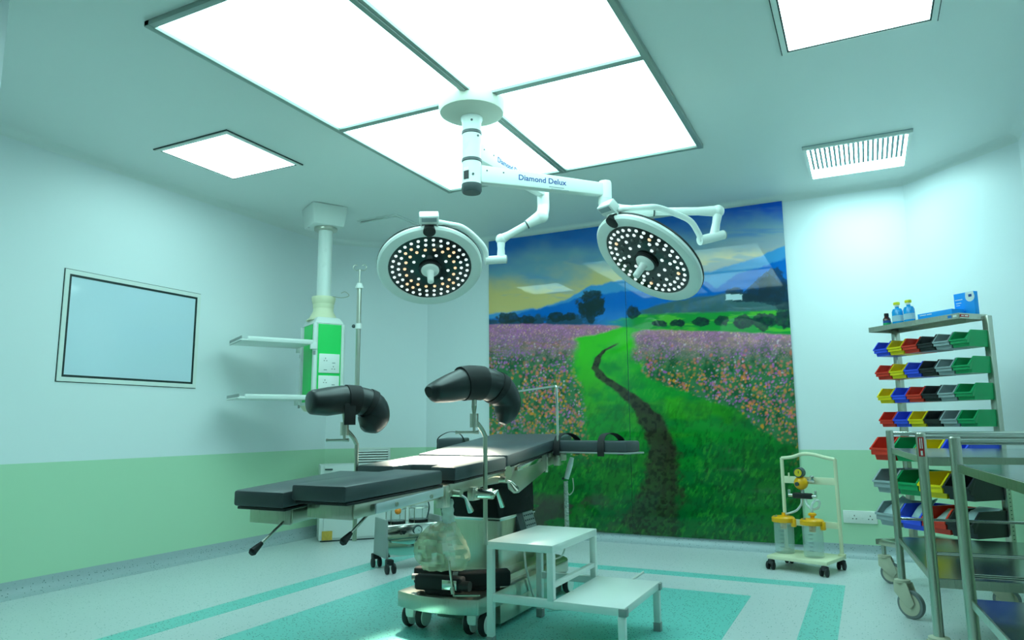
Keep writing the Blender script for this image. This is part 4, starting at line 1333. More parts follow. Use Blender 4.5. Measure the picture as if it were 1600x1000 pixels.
MB().tube(smooth_path([c1, at(884, 850, 3.84), at(878, 868, 3.86), fl_pt + Vector((0, 0, 0.0))], 6), 0.004, seg=8).build('cord_tail', 'cable_white', hc)

# ------------------------------------------------------------------ drainage bag
bg = thing('drainage_bag', 'crumpled clear plastic drainage bag hanging by its ringed neck at the column', 'plastic bag', tuple(at(690, 886, 3.12)))
q0, q1 = at(699, 781, 3.12), at(701, 828, 3.12)
MB().tube([q0.lerp(q1, k / 16) for k in range(17)], 0.02, seg=18, rr=[0.025 + (0.003 if k % 4 in (1, 2) else 0) for k in range(17)]).build('ringed_neck', 'hose', bg)
mb = MB()
rng = random.Random(11)
segs, rws = 30, 16
for k in range(rws):
    t_ = k / (rws - 1)
    pxl = np.interp(t_, [0, 0.25, 0.5, 0.75, 1], [676, 656, 645, 648, 662])
    pxr = np.interp(t_, [0, 0.25, 0.5, 0.75, 1], [712, 722, 732, 735, 726])
    yy = np.interp(t_, [0, 1], [816, 890])
    a0, a1 = at(pxl, yy, 3.12), at(pxr, yy, 3.12)
    c_ = (a0 + a1) / 2
    hw = (a1 - a0).length / 2
    e = (a1 - a0).normalized()
    f_ = Vector((CF.x, CF.y, 0)).normalized()
    dpt = 0.03 + 0.03 * math.sin(PI * min(1, t_ * 1.1))
    for i in range(segs):
        a = 2 * PI * i / segs
        j_ = 1 + (rng.random() - 0.5) * 0.1
        mb.v.append(c_ + e * (math.cos(a) * hw * j_) + f_ * (math.sin(a) * dpt * (1 + (rng.random() - 0.5) * 0.7)) + Vector((0, 0, (rng.random() - 0.5) * 0.008)))
for k in range(rws - 1):
    for i in range(segs):
        j = (i + 1) % segs
        mb.f.append((k * segs + i, k * segs + j, (k + 1) * segs + j, (k + 1) * segs + i))
mb.f += [tuple(range((rws - 1) * segs, rws * segs))]
mb.build('bag_film', 'bag', bg)

# ------------------------------------------------------------------ padded supports lying on the base
ZT = 0.172


def padded_support(label, c, ang, L_, w_, h_, plate=True, caps=True):
    r = thing('padded_support', label, 'padded support', (c[0], c[1], ZT), math.radians(ang))
    X = W[r]
    MB().box((0, 0, h_ / 2 + 0.012), (L_, w_, h_)).build('pad', 'strap', r, X, bevel=0.012, bseg=3)
    if plate:
        MB().box((0.06, -w_ / 2 - 0.003, h_ / 2 + 0.012), (0.07, 0.006, 0.042)).build('mount_plate', 'polished', r, X, bevel=0.002)
        for sx in (-1, 1):
            for sz in (-1, 1):
                MB().cyl((0.06 + sx * 0.029, -w_ / 2 - 0.007, h_ / 2 + 0.012 + sz * 0.016), (0.06 + sx * 0.029, -w_ / 2, h_ / 2 + 0.012 + sz * 0.016), 0.003, seg=8).build('rivet', 'steel', r, X)
        MB().cyl((L_ / 2 - 0.01, -0.01, h_ / 2 + 0.008), (L_ / 2 + 0.035, -0.012, h_ / 2 + 0.008), 0.022, seg=16).build('knob', 'black', r, X)
    if caps:
        MB().cyl((-L_ / 2 - 0.02, 0.0, h_ / 2 + 0.03), (-L_ / 2 + 0.02, 0, h_ / 2 + 0.03), 0.014, seg=14).build('tube_end', 'grey', r, X)
    MB().box((0, 0, 0.006), (L_ * 0.6, w_ * 0.5, 0.012)).build('foot_block', 'black', r, X)
    return r


padded_support('black padded support lying deepest on the table base, beside the plastic bag', (-1.835, 2.88), 8, 0.2, 0.06, 0.075, plate=False, caps=False)
padded_support('black padded support with riveted steel plate lying on the table base', (-1.745, 2.775), 6, 0.23, 0.055, 0.065)
padded_support('black padded support tucked against the column on the table base', (-1.61, 2.93), 38, 0.24, 0.07, 0.07, plate=False)
rd = thing('steel_angle_rod', 'thin L-shaped steel rod standing on the front of the table base', 'rod', (-1.655, 2.75, ZT))
MB().tube(smooth_path([(-1.68, 2.742, 0.325), (-1.668, 2.742, 0.25), (-1.655, 2.742, ZT + 0.012), (-1.645, 2.745, ZT + 0.005), (-1.55, 2.79, ZT + 0.005)], 5), 0.005, seg=10).build('rod', 'polished', rd)
MB().cyl((-1.664, 2.742, 0.21), (-1.657, 2.742, 0.185), 0.009, seg=12).build('sleeve', 'steel', rd)

# ================================================================== STEP STOOL
st = thing('step_stool', 'white two-step metal stool beside the operating table', 'step stool', (-1.18, 2.98, 0))
TX0, TX1, LX1, SY0, SY1, TZ, LZ = -1.478, -1.175, -0.882, 2.715, 3.24, 0.42, 0.208
tb = 0.028
MB().box(((TX0 + TX1) / 2, (SY0 + SY1) / 2, TZ - 0.0155), (TX1 - TX0, SY1 - SY0, 0.031)).build('top_step', 'white', st, bevel=0.003)
MB().box(((TX1 + LX1) / 2 - 0.001, (SY0 + SY1) / 2, LZ - 0.0155), (LX1 - TX1 + 0.002, SY1 - SY0, 0.031)).build('lower_step', 'white', st, bevel=0.003)
for y in (SY0 + tb / 2, SY1 - tb / 2):
    MB().box((TX0 + tb / 2, y, (TZ - 0.03 + 0.034) / 2), (tb, tb, TZ - 0.03 - 0.034)).build('leg', 'white', st, bevel=0.002)
    MB().box((TX0 + tb / 2, y, 0.019), (tb + 0.004, tb + 0.004, 0.038)).build('rubber_foot', 'grey', st, bevel=0.002)
    MB().box((TX1 - tb / 2, y, (TZ - 0.03 + LZ) / 2 - 0.002), (tb, tb, TZ - 0.03 - LZ + 0.006)).build('leg', 'white', st, bevel=0.002)
    MB().box((LX1 - tb / 2, y, (LZ - 0.03 + 0.034) / 2), (tb, tb, LZ - 0.03 - 0.034)).build('leg', 'white', st, bevel=0.002)
    MB().box((LX1 - tb / 2, y, 0.019), (tb + 0.004, tb + 0.004, 0.038)).build('rubber_foot', 'grey', st, bevel=0.002)
    MB().box((LX1 - tb / 2 + 0.006, y, LZ - 0.018), (tb + 0.004, tb + 0.003, 0.03)).build('corner_cap', 'grey', st, bevel=0.002)
    MB().box(((TX0 + TX1) / 2 + tb / 2, y, LZ - 0.0155), (TX1 - TX0 - tb, tb - 0.001, 0.031)).build('side_rail', 'white', st, bevel=0.002)
MB().box((TX1 - tb / 2, (SY0 + SY1) / 2, 0.26), (0.02, SY1 - SY0 - 2 * tb, 0.02)).build('cross_rail', 'white', st, bevel=0.002)

# power cable from the table across to the floor
pcb = thing('power_cable', 'white power cable drooping from the table base onto the floor under the stool', 'cable', (-1.5, 3.2, 0.0))
MB().tube(smooth_path([(-1.535, 3.2, 0.3), (-1.52, 3.2, 0.2), (-1.512, 3.28, 0.06), (-1.45, 3.34, 0.012), (-1.36, 3.46, 0.008), (-1.3, 3.7, 0.008), (-1.3, 4.4, 0.008)], 6), 0.0055, seg=8).build('cable', 'cable_white', pcb)

# ================================================================== WHEELED PUMP behind the table
rzp = math.atan2(0.83, 0.55)
pm = thing('suction_pump', 'small wheeled steel suction pump with a pressure dial behind the table', 'suction pump', (-2.735, 3.96, 0), rzp)
Xp = W[pm]
wd = 0.185
for sx in (-1, 1):
    MB().prism([(-0.12, 0.085), (0.12, 0.085), (0.1, 0.32), (-0.1, 0.32)], 0, sx * wd - 0.008, sx * wd + 0.008).build('side_plate', 'grey', pm, Xp, bevel=0.003)
    for sy in (-1, 1):
        c_ = Vector((sx * (wd - 0.01), sy * 0.13, 0.0))
        MB().box((c_.x, c_.y, 0.068), (0.045, 0.05, 0.034)).build('caster_fork', 'black', pm, Xp, bevel=0.006)
        for o_ in (-0.02, 0.02):
            MB().lathe([(0.024, -0.009), (0.031, -0.006), (0.031, 0.006), (0.024, 0.009)], origin=(c_.x + o_ * 1.1, c_.y - 0.02, 0.032), axis=(1, 0, 0), seg=18).build('wheel', 'rubber', pm, Xp)
MB().box((0, 0.02, 0.14), (2 * wd - 0.02, 0.18, 0.11)).build('lower_cabinet', 'polished', pm, Xp, bevel=0.004)
MB().hexa([(-wd, -0.115, 0.2), (wd, -0.115, 0.2), (wd, 0.11, 0.2), (-wd, 0.11, 0.2), (-wd, -0.09, 0.285), (wd, -0.09, 0.285), (wd, 0.11, 0.285), (-wd, 0.11, 0.285)]).build('control_housing', 'polished', pm, Xp, bevel=0.008)
MB().prism([(-wd + 0.02, 0.2), (-wd + 0.03, 0.18), (-0.04, 0.16), (0.1, 0.165), (wd - 0.02, 0.2)], 1, -0.11, 0.0).build('motor_bulge', 'polished', pm, Xp, bevel=0.006)
MB().cyl((0.055, -0.135, 0.168), (0.055, -0.06, 0.168), 0.04, seg=28).build('motor_cap', 'caster', pm, Xp)
MB().cyl((0.058, -0.128, 0.168), (0.058, -0.06, 0.168), 0.047, seg=28).build('motor_ring', 'black', pm, Xp)
MB().cyl((0.02, -0.112, 0.244), (0.02, -0.098, 0.248), 0.031, seg=28).build('gauge_ring', 'dark', pm, Xp)
MB().cyl((0.02, -0.114, 0.244), (0.02, -0.1, 0.248), 0.025, seg=28).build('gauge_face', 'white_print', pm, Xp)
MB().box((0.022, -0.1145, 0.246), (0.022, 0.001, 0.002), Matrix.Rotation(0.6, 3, 'Y')).build('gauge_needle', 'black_print', pm, Xp, smooth=False)
MB().box((0.125, -0.108, 0.255), (0.022, 0.01, 0.02)).build('rocker_switch', 'red_label', pm, Xp, bevel=0.002)
MB().box((0.125, -0.113, 0.222), (0.05, 0.004, 0.014)).build('name_plate', 'white_print', pm, Xp, smooth=False)
MB().cyl((-0.085, -0.14, 0.24), (-0.085, -0.095, 0.24), 0.011, seg=12).build('valve', 'black', pm, Xp)
MB().box((-0.085, -0.135, 0.25), (0.034, 0.014, 0.014)).build('valve_knob', 'black', pm, Xp, bevel=0.003)
for jx in (-0.085, 0.075):
    MB().lathe([(0.064, 0.287), (0.064, 0.299)], origin=(jx, 0.01, 0), seg=24).build('jar_foot', 'black', pm, Xp)
    MB().lathe([(0.058, 0.3), (0.058, 0.41), (0.04, 0.43), (0.04, 0.44)], origin=(jx, 0.01, 0), seg=24).build('jar', 'clear', pm, Xp)
    MB().lathe([(0.042, 0.44), (0.042, 0.456)], origin=(jx, 0.01, 0), seg=24).build('jar_lid', 'grey', pm, Xp)
    for a in (0.8, 2.35, 3.9, 5.5):
        MB().cyl((jx + 0.068 * math.cos(a), 0.01 + 0.068 * math.sin(a), 0.285), (jx + 0.068 * math.cos(a), 0.01 + 0.068 * math.sin(a), 0.375), 0.0026, seg=6).build('cage_wire', 'steel', pm, Xp)
    ringp = [(jx + 0.068 * math.cos(a), 0.01 + 0.068 * math.sin(a), 0.375) for a in np.linspace(0, 2 * PI, 25)]
    MB().tube(ringp, 0.0026, seg=6).build('cage_ring', 'steel', pm, Xp)
MB().ball((-0.095, -0.055, 0.365), 0.021, seg=16, rings=10).build('float_ball', 'orange', pm, Xp)
MB().tube(smooth_path([(-0.06, -0.02, 0.44), (0.0, -0.05, 0.4), (0.04, -0.04, 0.43), (0.1, -0.04, 0.44), (0.12, -0.06, 0.38), (0.1, -0.07, 0.31)], 6), 0.005, seg=8).build('hose', 'dark', pm, Xp)
MB().tube(smooth_path([(0.2, 0.06, 0.44), (0.245, 0.05, 0.38), (0.262, 0.04, 0.3), (0.255, 0.03, 0.2), (0.25, 0.1, 0.02)], 6), 0.005, seg=8).build('power_cord', 'black', pm, Xp)

# ================================================================== SUCTION CART
sc_ = thing('suction_cart', 'cream wheeled suction cart with two yellow-lidded canisters against the back wall', 'suction cart', (-0.405, 4.92, 0), math.radians(-18.4))
X = W[sc_]
MB().box((0, 0, 0.075), (0.37, 0.31, 0.022)).build('base_plate', 'cream', sc_, X, bevel=0.004)
for sx in (-1, 1):
    for sy in (-1, 1):
        c_ = (sx * 0.165, sy * 0.135)
        MB().cyl((c_[0], c_[1], 0.05), (c_[0], c_[1], 0.068), 0.01, seg=10).build('caster_stem', 'steel', sc_, X)
        fk = MB().tube([(c_[0], c_[1], 0.058), (c_[0], c_[1] - 0.008, 0.03)], 0.02, seg=12, rr=[0.02, 0.026]).build('caster_fork', 'rubber', sc_, X)
        for o_ in (-0.016, 0.016):
            MB().lathe([(0.019, -0.008), (0.025, -0.005), (0.025, 0.005), (0.019, 0.008)], origin=(c_[0] + o_, c_[1] - 0.014, 0.0255), axis=(1, 0, 0), seg=16).build('wheel', 'rubber', fk, X)
    MB().cyl((sx * 0.175, 0.115, 0.08), (sx * 0.172, 0.118, 0.675), 0.0115, seg=14).build('upright', 'cream', sc_, X)
    MB().box((sx * 0.175, 0.115, 0.092), (0.04, 0.03, 0.014)).build('upright_foot', 'cream', sc_, X, bevel=0.003)
MB().tube(smooth_path([(-0.172, 0.118, 0.672), (-0.1, 0.118, 0.682), (-0.03, 0.118, 0.703), (0.04, 0.118, 0.7), (0.11, 0.118, 0.684), (0.172, 0.118, 0.672)], 6), 0.0115, seg=12).build('handle_bar', 'cream', sc_, X)
MB().box((0, 0.116, 0.535), (0.345, 0.008, 0.045)).build('cross_plate', 'cream', sc_, X, bevel=0.002)
MB().box((0, 0.116, 0.265), (0.345, 0.008, 0.04)).build('cross_plate', 'cream', sc_, X, bevel=0.002)
MB().cyl((-0.125, 0.105, 0.55), (-0.125, 0.105, 0.58), 0.005, seg=8).build('hook_pin', 'cream', sc_, X)
MB().ball((-0.035, 0.075, 0.52), 0.043, seg=20, rings=14).build('regulator', 'yellow', sc_, X)
MB().cyl((-0.043, 0.024, 0.515), (-0.04, 0.05, 0.518), 0.013, seg=14).build('regulator_port', 'dark', sc_, X)
MB().cyl((-0.035, 0.04, 0.586), (-0.035, 0.085, 0.588), 0.031, seg=24).build('gauge', 'dark', sc_, X)
MB().cyl((-0.035, 0.038, 0.586), (-0.035, 0.05, 0.586), 0.024, seg=24).build('gauge_face', 'face_yellow', sc_, X)
MB().box((-0.032, 0.0375, 0.59), (0.004, 0.002, 0.016)).build('gauge_needle', 'black_print', sc_, X, smooth=False)
MB().cyl((0.005, 0.085, 0.535), (0.05, 0.085, 0.535), 0.009, seg=10).build('side_valve', 'polished', sc_, X)
MB().box((0.035, 0.085, 0.553), (0.024, 0.012, 0.03)).build('side_valve', 'polished', sc_, X, bevel=0.003)
MB().cyl((-0.03, 0.075, 0.485), (-0.028, 0.075, 0.455), 0.011, seg=12).build('connector', 'grey', sc_, X)
MB().box((-0.03, 0.075, 0.44), (0.125, 0.034, 0.036)).build('manifold', 'black', sc_, X, bevel=0.008)
for sx in (-1, 1):
    MB().cyl((-0.03 + sx * 0.06, 0.075, 0.44), (-0.03 + sx * 0.09, 0.075, 0.44), 0.011, seg=12).build('tap', 'polished', sc_, X)
    MB().box((-0.03 + sx * 0.085, 0.072, 0.458), (0.014, 0.012, 0.036)).build('tap_lever', 'polished', sc_, X, bevel=0.003)


def canister(jx, jy):
    R0 = 0.06
    g = MB().lathe([(R0 * 0.94, 0.088), (R0, 0.094), (R0 * 1.02, 0.29), (R0 * 0.98, 0.29), (R0 * 0.96, 0.1), (0.001, 0.097)], origin=(jx, jy, 0), seg=32).build('canister', 'clear', sc_, X)
    for k in range(6):
        MB().box((jx + 0.012, jy - R0 * 1.012, 0.13 + k * 0.024), (0.02 if k % 2 else 0.03, 0.001, 0.002)).build('scale_mark', 'dark', g, X, smooth=False)
    ld = MB().lathe([(0.068, 0.278), (0.07, 0.282), (0.07, 0.304), (0.062, 0.312), (0.03, 0.316)], origin=(jx, jy, 0), seg=32).build('canister_lid', 'yellow', sc_, X)
    MB().cyl((jx, jy, 0.235), (jx, jy, 0.28), 0.018, 0.022, seg=14).build('float_valve', 'yellow', ld, X)
    MB().cyl((jx - 0.04, jy - 0.045, 0.305), (jx - 0.02, jy - 0.045, 0.318), 0.007, seg=10).build('port', 'steel', ld, X)
    MB().box((jx + 0.066, jy, 0.276), (0.03, 0.03, 0.05)).build('bracket_hook', 'yellow', ld, X, bevel=0.006)
    MB().cyl((jx + 0.005, jy, 0.31), (jx + 0.005, jy, 0.335), 0.012, seg=12).build('port', 'yellow', ld, X)


canister(-0.132, -0.005)
canister(0.062, -0.03)
MB().lathe([(0.012, 0.33), (0.024, 0.336), (0.024, 0.346), (0.012, 0.352)], origin=(0.067, -0.03, 0), seg=16).build('port_knob', 'yellow', sc_, X)
MB().tube(smooth_path([(-0.035, 0.07, 0.425), (-0.035, 0.06, 0.39), (-0.06, 0.04, 0.35), (-0.1, 0.01, 0.33), (-0.128, -0.005, 0.325)], 6), 0.0075, seg=10).build('hose', 'hose', sc_, X)
MB().tube(smooth_path([(-0.01, 0.07, 0.425), (0.0, 0.06, 0.39), (0.04, 0.04, 0.365), (0.09, 0.01, 0.38), (0.105, 0.0, 0.415), (0.085, -0.01, 0.425), (0.068, -0.03, 0.395), (0.067, -0.03, 0.34)], 6), 0.0075, seg=10).build('hose', 'hose', sc_, X)

# ================================================================== BIN RACK (parallel to the chamfered corner)
RU = Vector((1, -1, 0)).normalized()
RN = Vector((1, 1, 0)).normalized()          # away from the viewer
rorg = RN * 3.5 + RU * -2.965
XK = frame_of(rorg, RU, RN, (0, 0, 1))       # local: x along the rack, y to the wall, z up
rk = thing('bin_rack', 'wheeled steel rack with rows of coloured plastic bins in the chamfered corner', 'storage rack', tuple(rorg))
for sx in (-1, 1):
    MB().box((sx * 0.29, 0.02, 0.83), (0.034, 0.034, 1.24)).build('post', 'steel', rk, XK, bevel=0.003)
MB().box((-0.0075, -0.07, 1.455), (0.585, 0.2, 0.004)).build('top_shelf', 'steel', rk, XK, smooth=False)
for a, b, c_, d in ((-0.0075, -0.17, 0.585, 0.004), (-0.0075, 0.03, 0.585, 0.004), (-0.3, -0.07, 0.004, 0.2), (0.285, -0.07, 0.004, 0.2)):
    MB().box((a, b, 1.443), (c_, d, 0.028)).build('shelf_edge', 'steel', rk, XK, smooth=False)
MB().box((0.2885, -0.135, 1.443), (0.002, 0.06, 0.013)).build('shelf_label', 'red_label', rk, XK, smooth=False)
MB().box((0.29, -0.15, 1.443), (0.001, 0.018, 0.004)).build('label_print', 'white_print', rk, XK, smooth=False)
MB().box((0.29, -0.123, 1.443), (0.001, 0.022, 0.006)).build('label_print', 'white_print', rk, XK, smooth=False)
MB().box((0.235, -0.1735, 1.443), (0.02, 0.002, 0.014)).build('shelf_label', 'box_blue_dark', rk, XK, smooth=False)
MB().box((0.265, -0.1735, 1.443), (0.02, 0.002, 0.011)).build('shelf_label', 'white_print', rk, XK, smooth=False)
# louvred back panels behind the rows
for z0, n_ in ((0.34, 5), (0.52, 5), (0.7, 5)):
    for k in range(n_):
        MB().box((0, 0.012, z0 + 0.035 + k * 0.018), (0.58, 0.012, 0.009), Matrix.Rotation(0.5, 3, 'X')).build('louvre', 'steel', rk, XK, smooth=False)
for z0 in (1.345, 1.209, 1.072, 0.936):
    MB().box((0, 0.01, z0), (0.58, 0.012, 0.022)).build('hanging_rail', 'steel', rk, XK, smooth=False)
for k in range(2):
    MB().box((0.345 * (1 if k else -1), 0.02, 0.225), (0.03, 0.42, 0.03)).build('base_foot', 'steel', rk, XK, bevel=0.003)
MB().box((0, -0.175, 0.225), (0.72, 0.03, 0.03)).build('base_bar', 'steel', rk, XK, bevel=0.003)
MB().box((0, 0.215, 0.225), (0.72, 0.03, 0.03)).build('base_bar', 'steel', rk, XK, bevel=0.003)
hole_me = MB().box((0, 0, 0), (0.001, 0.008, 0.004)).mesh('slot', 'black_print', smooth=False)
for k in range(24):
    inst('slot', hole_me, rk, XK @ Matrix.Translation((0.3075, 0.02, 0.26 + k * 0.02)))


def swivel_caster(root, X, x, y, ztop, rad, ang, fork='caster'):
    """swivel caster: plate, angled fork, wheel with grey tyre; ang = trailing direction in the local plan"""
    d = Vector((math.cos(ang), math.sin(ang), 0))
    s = Vector((-d.y, d.x, 0))
    c_ = Vector((x, y, 0)) + d * (rad * 0.55)
    c_.z = rad
    fk = MB().lathe([(0.026, ztop - 0.012), (0.034, ztop - 0.01), (0.034, ztop), (0.02, ztop + 0.004)], origin=(x, y, 0), seg=18).build('caster_fork', fork, root, X)
    for q in (-1, 1):
        o_ = s * (q * 0.023)
        P = [Vector((x, y, ztop - 0.008)) + o_ - d * 0.03, Vector((x, y, ztop - 0.008)) + o_ + d * 0.034, c_ + o_ + d * 0.03 + Vector((0, 0, 0.01)), c_ + o_ + d * 0.01 - Vector((0, 0, 0.018)), c_ + o_ - d * 0.014 - Vector((0, 0, 0.006)), Vector((x, y, ztop - 0.055)) + o_ - d * 0.03]
        mb = MB()
        vs = [p - s * 0.0025 for p in P] + [p + s * 0.0025 for p in P]
        n_ = len(P)
        mb.add(vs, [tuple(range(n_)), tuple(range(2 * n_ - 1, n_ - 1, -1))] + [(i, (i + 1) % n_, n_ + (i + 1) % n_, n_ + i) for i in range(n_)])
        mb.build('fork_cheek', fork, fk, X, bevel=0.0015)
    MB().lathe([(rad * 0.76, -0.013), (rad * 0.96, -0.012), (rad, -0.006), (rad, 0.006), (rad * 0.96, 0.012), (rad * 0.76, 0.013)], origin=c_, axis=s, seg=36).build('tyre', 'tyre', fk, X)
    MB().lathe([(rad * 0.3, -0.017), (rad * 0.78, -0.0145), (rad * 0.78, 0.0145), (rad * 0.3, 0.017)], origin=c_, axis=s, seg=32).build('wheel_disc', fork, fk, X)


for sx in (-1, 1):
    for sy, yy in ((-1, -0.16), (1, 0.2)):
        MB().cyl((sx * 0.335, yy, 0.15), (sx * 0.335, yy, 0.215), 0.012, seg=12).build('caster_stem', 'steel', rk, XK)
        swivel_caster(rk, XK, sx * 0.335, yy, 0.152, 0.058, math.radians(35))


# bins: open-front plastic bins hung on the rack
def bin_meshes(w_, d_, h_, lip, col):
    """hopper-front bin, local: x across, front at y = 0, back at y = d_, bottom at z = 0"""
    hw = w_ / 2
    t_ = 0.0022
    mb = MB()
    fi = 0.018 if h_ < 0.1 else 0.03              # front bottom set back
    prof = [(fi, 0.0), (d_, 0.0), (d_, h_), (d_ * 0.24, h_ * 0.985), (0.0, lip), (0.0, lip * 0.5), (fi * 0.85, lip * 0.46)]
    for sx in (-1, 1):
        P0 = [(sx * (hw if z > lip * 0.48 else hw * 0.93), y, z) for y, z in prof]
        P1 = [(sx * ((hw if z > lip * 0.48 else hw * 0.93) - t_), y, z) for y, z in prof]
        n_ = len(prof)
        mb.add(P0 + P1, [tuple(range(n_)), tuple(range(2 * n_ - 1, n_ - 1, -1))] + [(i, (i + 1) % n_, n_ + (i + 1) % n_, n_ + i) for i in range(n_)])
    mb.box((0, (fi + d_) / 2, t_ / 2), (w_ * 0.93, d_ - fi, t_))
    mb.box((0, d_ - t_ / 2, h_ / 2), (w_ - 2 * t_, t_, h_))
    mb.hexa([(-hw * 0.93, fi, 0), (hw * 0.93, fi, 0), (hw * 0.93, fi + t_, 0), (-hw * 0.93, fi + t_, 0), (-hw, fi * 0.85, lip * 0.47), (hw, fi * 0.85, lip * 0.47), (hw, fi * 0.85 + t_, lip * 0.47), (-hw, fi * 0.85 + t_, lip * 0.47)])
    mb.box((0, fi * 0.43, lip * 0.48), (w_, fi * 0.86, t_))
    mb.box((0, t_ / 2, lip * 0.74), (w_, t_, lip * 0.52))
    body = mb.mesh('body', col, smooth=False)
    k_ = w_ / 0.098
    rm = MB().box((0, -0.003, lip - 0.001), (w_ + 0.002, 0.009 * k_, 0.008 * k_))
    for sx in (-1, 1):
        a, e = sx * (hw - 0.0025 * k_), 0.0035 * k_
        rm.hexa([(a - e, -0.006, lip - 0.004), (a + e, -0.006, lip - 0.004), (a + e, d_ * 0.26, h_ - 0.006), (a - e, d_ * 0.26, h_ - 0.006),
                 (a - e, -0.005, lip + 0.004), (a + e, -0.005, lip + 0.004), (a + e, d_ * 0.24, h_ + 0.004), (a - e, d_ * 0.24, h_ + 0.004)])
        rm.box((a, d_ * 0.62, h_ + 0.0005), (2 * e, d_ * 0.76, 0.007))
    rm.box((0, d_ - 0.003, h_), (w_, 0.006, 0.008))
    rim = rm.mesh('rim', col, smooth=False)
    return body, rim


ORD = {1: 'top', 2: 'second', 3: 'third', 4: 'fourth', 5: 'fifth', 6: 'sixth', 7: 'lowest'}
rows_small = [('blue', 'yellow', 'red', 'black', 'grey', 'green'), ('red', 'yellow', 'blue', 'black', 'grey', 'green'),
              ('yellow', 'blue', 'red', 'black', 'grey', 'green'), ('red', 'blue', 'yellow', 'black', 'grey', 'green')]
rows_big = [('red', 'green', 'yellow', 'blue'), ('grey', 'green', 'yellow', 'black'), ('grey', 'blue', 'red', 'black')]
SM = {c_: bin_meshes(0.095, 0.15, 0.082, 0.038, 'bin_' + c_) for c_ in ('blue', 'yellow', 'red', 'black', 'grey', 'green')}
BG = {c_: bin_meshes(0.143, 0.235, 0.125, 0.064, 'bin_' + c_) for c_ in ('blue', 'yellow', 'red', 'black', 'grey', 'green')}
BINX = {}


def put_bin(size, row, col, meshes, X):
    r = bpy.data.objects.new('storage_bin', None)
    r.empty_display_size = 0.05
    r.matrix_world = X
    W[r] = X
    COL.objects.link(r)
    tag(r, f'{size} {col} open-front plastic bin in the {ORD[row]} bin row of the rack', 'storage bin', f'{size} bins on the rack')
    inst('body', meshes[0], r, X)
    inst('rim', meshes[1], r, X)
    BINX[(row, col)] = X
    return r


for i, row in enumerate(rows_small):
    for k, c_ in enumerate(row):
        put_bin('small', i + 1, c_, SM[c_], XK @ Matrix.Translation((-0.25 + k * 0.1, -0.148, (1.285, 1.149, 1.012, 0.876)[i])))
for i, row in enumerate(rows_big):
    for k, c_ in enumerate(row):
        put_bin('large', i + 5, c_, BG[c_], XK @ Matrix.Translation((-0.225 + k * 0.15, -0.232, (0.69, 0.51, 0.33)[i])))


# packets lying in some bins
def packet(label, X, w_, l_, h_, m='packet', seed=1):
    rng = random.Random(seed)
    o = thing('sterile_packet', label, 'packet', tuple(X.translation))
    mb = MB()
    nx_, ny_ = 6, 7
    top, bot = [], []
    for j in range(ny_):
        for i in range(nx_):
            u, v = i / (nx_ - 1), j / (ny_ - 1)
            e = math.sin(PI * u) * math.sin(PI * v)
            top.append(Vector(((u - 0.5) * w_, (v - 0.5) * l_, h_ * (0.15 + 0.85 * e) + (rng.random() - 0.5) * 0.006 * e)))
            bot.append(Vector(((u - 0.5) * w_, (v - 0.5) * l_, -h_ * 0.15 * e)))
    mb.v = top + bot
    n_ = nx_ * ny_
    for j in range(ny_ - 1):
        for i in range(nx_ - 1):
            a = j * nx_ + i
            mb.f.append((a, a + 1, a + nx_ + 1, a + nx_))
            mb.f.append((n_ + a + nx_, n_ + a + nx_ + 1, n_ + a + 1, n_ + a))
    for j in range(ny_ - 1):
        for i_ in (0, nx_ - 1):
            a = j * nx_ + i_
            mb.f.append((a, a + nx_, n_ + a + nx_, n_ + a))
    for i in range(nx_ - 1):
        for j_ in (0, ny_ - 1):
            a = j_ * nx_ + i
            mb.f.append((a, a + 1, n_ + a + 1, n_ + a))
    mb.build('pouch', m, o, X)
    MB().box((0, l_ * 0.46, h_ * 0.12), (w_ * 0.96, l_ * 0.06, 0.003)).build('sealed_edge', 'white_print', o, X, smooth=False)
    return o


def RX(a):
    return Matrix.Rotation(a, 4, 'X')


packet('pale wrapped packet poking out of the grey bin in the lowest bin row', BINX[(7, 'grey')] @ Matrix.Translation((-0.02, 0.10, 0.085)) @ Matrix.Rotation(0.5, 4, 'Y') @ RX(0.75), 0.085, 0.17, 0.022, seed=2)
packet('pale wrapped packet in the blue bin of the lowest bin row', BINX[(7, 'blue')] @ Matrix.Translation((-0.01, 0.11, 0.09)) @ Matrix.Rotation(-0.35, 4, 'Y') @ RX(0.55), 0.1, 0.19, 0.03, seed=3)
packet('pale wrapped packet in the red bin of the lowest bin row', BINX[(7, 'red')] @ Matrix.Translation((0, 0.1, 0.075)) @ RX(0.5), 0.1, 0.16, 0.02, seed=4)
packet('pale wrapped packet on top of the black bin in the lowest bin row', BINX[(7, 'black')] @ Matrix.Translation((0.005, 0.13, 0.105)) @ RX(0.35), 0.12, 0.17, 0.03, seed=5)
packet('small white packet in the red bin of the second bin row', BINX[(2, 'red')] @ Matrix.Translation((0, 0.06, 0.04)) @ RX(0.45), 0.055, 0.05, 0.008, 'white_print', seed=6)
packet('small white packet in the blue bin of the second bin row', BINX[(2, 'blue')] @ Matrix.Translation((0.018, 0.085, 0.05)) @ RX(1.1), 0.036, 0.06, 0.006, seed=7)
packet('small white packet in the blue bin of the fourth bin row', BINX[(4, 'blue')] @ Matrix.Translation((0.0, 0.05, 0.03)) @ RX(0.6), 0.02, 0.03, 0.006, 'white_print', seed=8)

# bottles and cartons on the rack's top shelf
ZS = 1.457


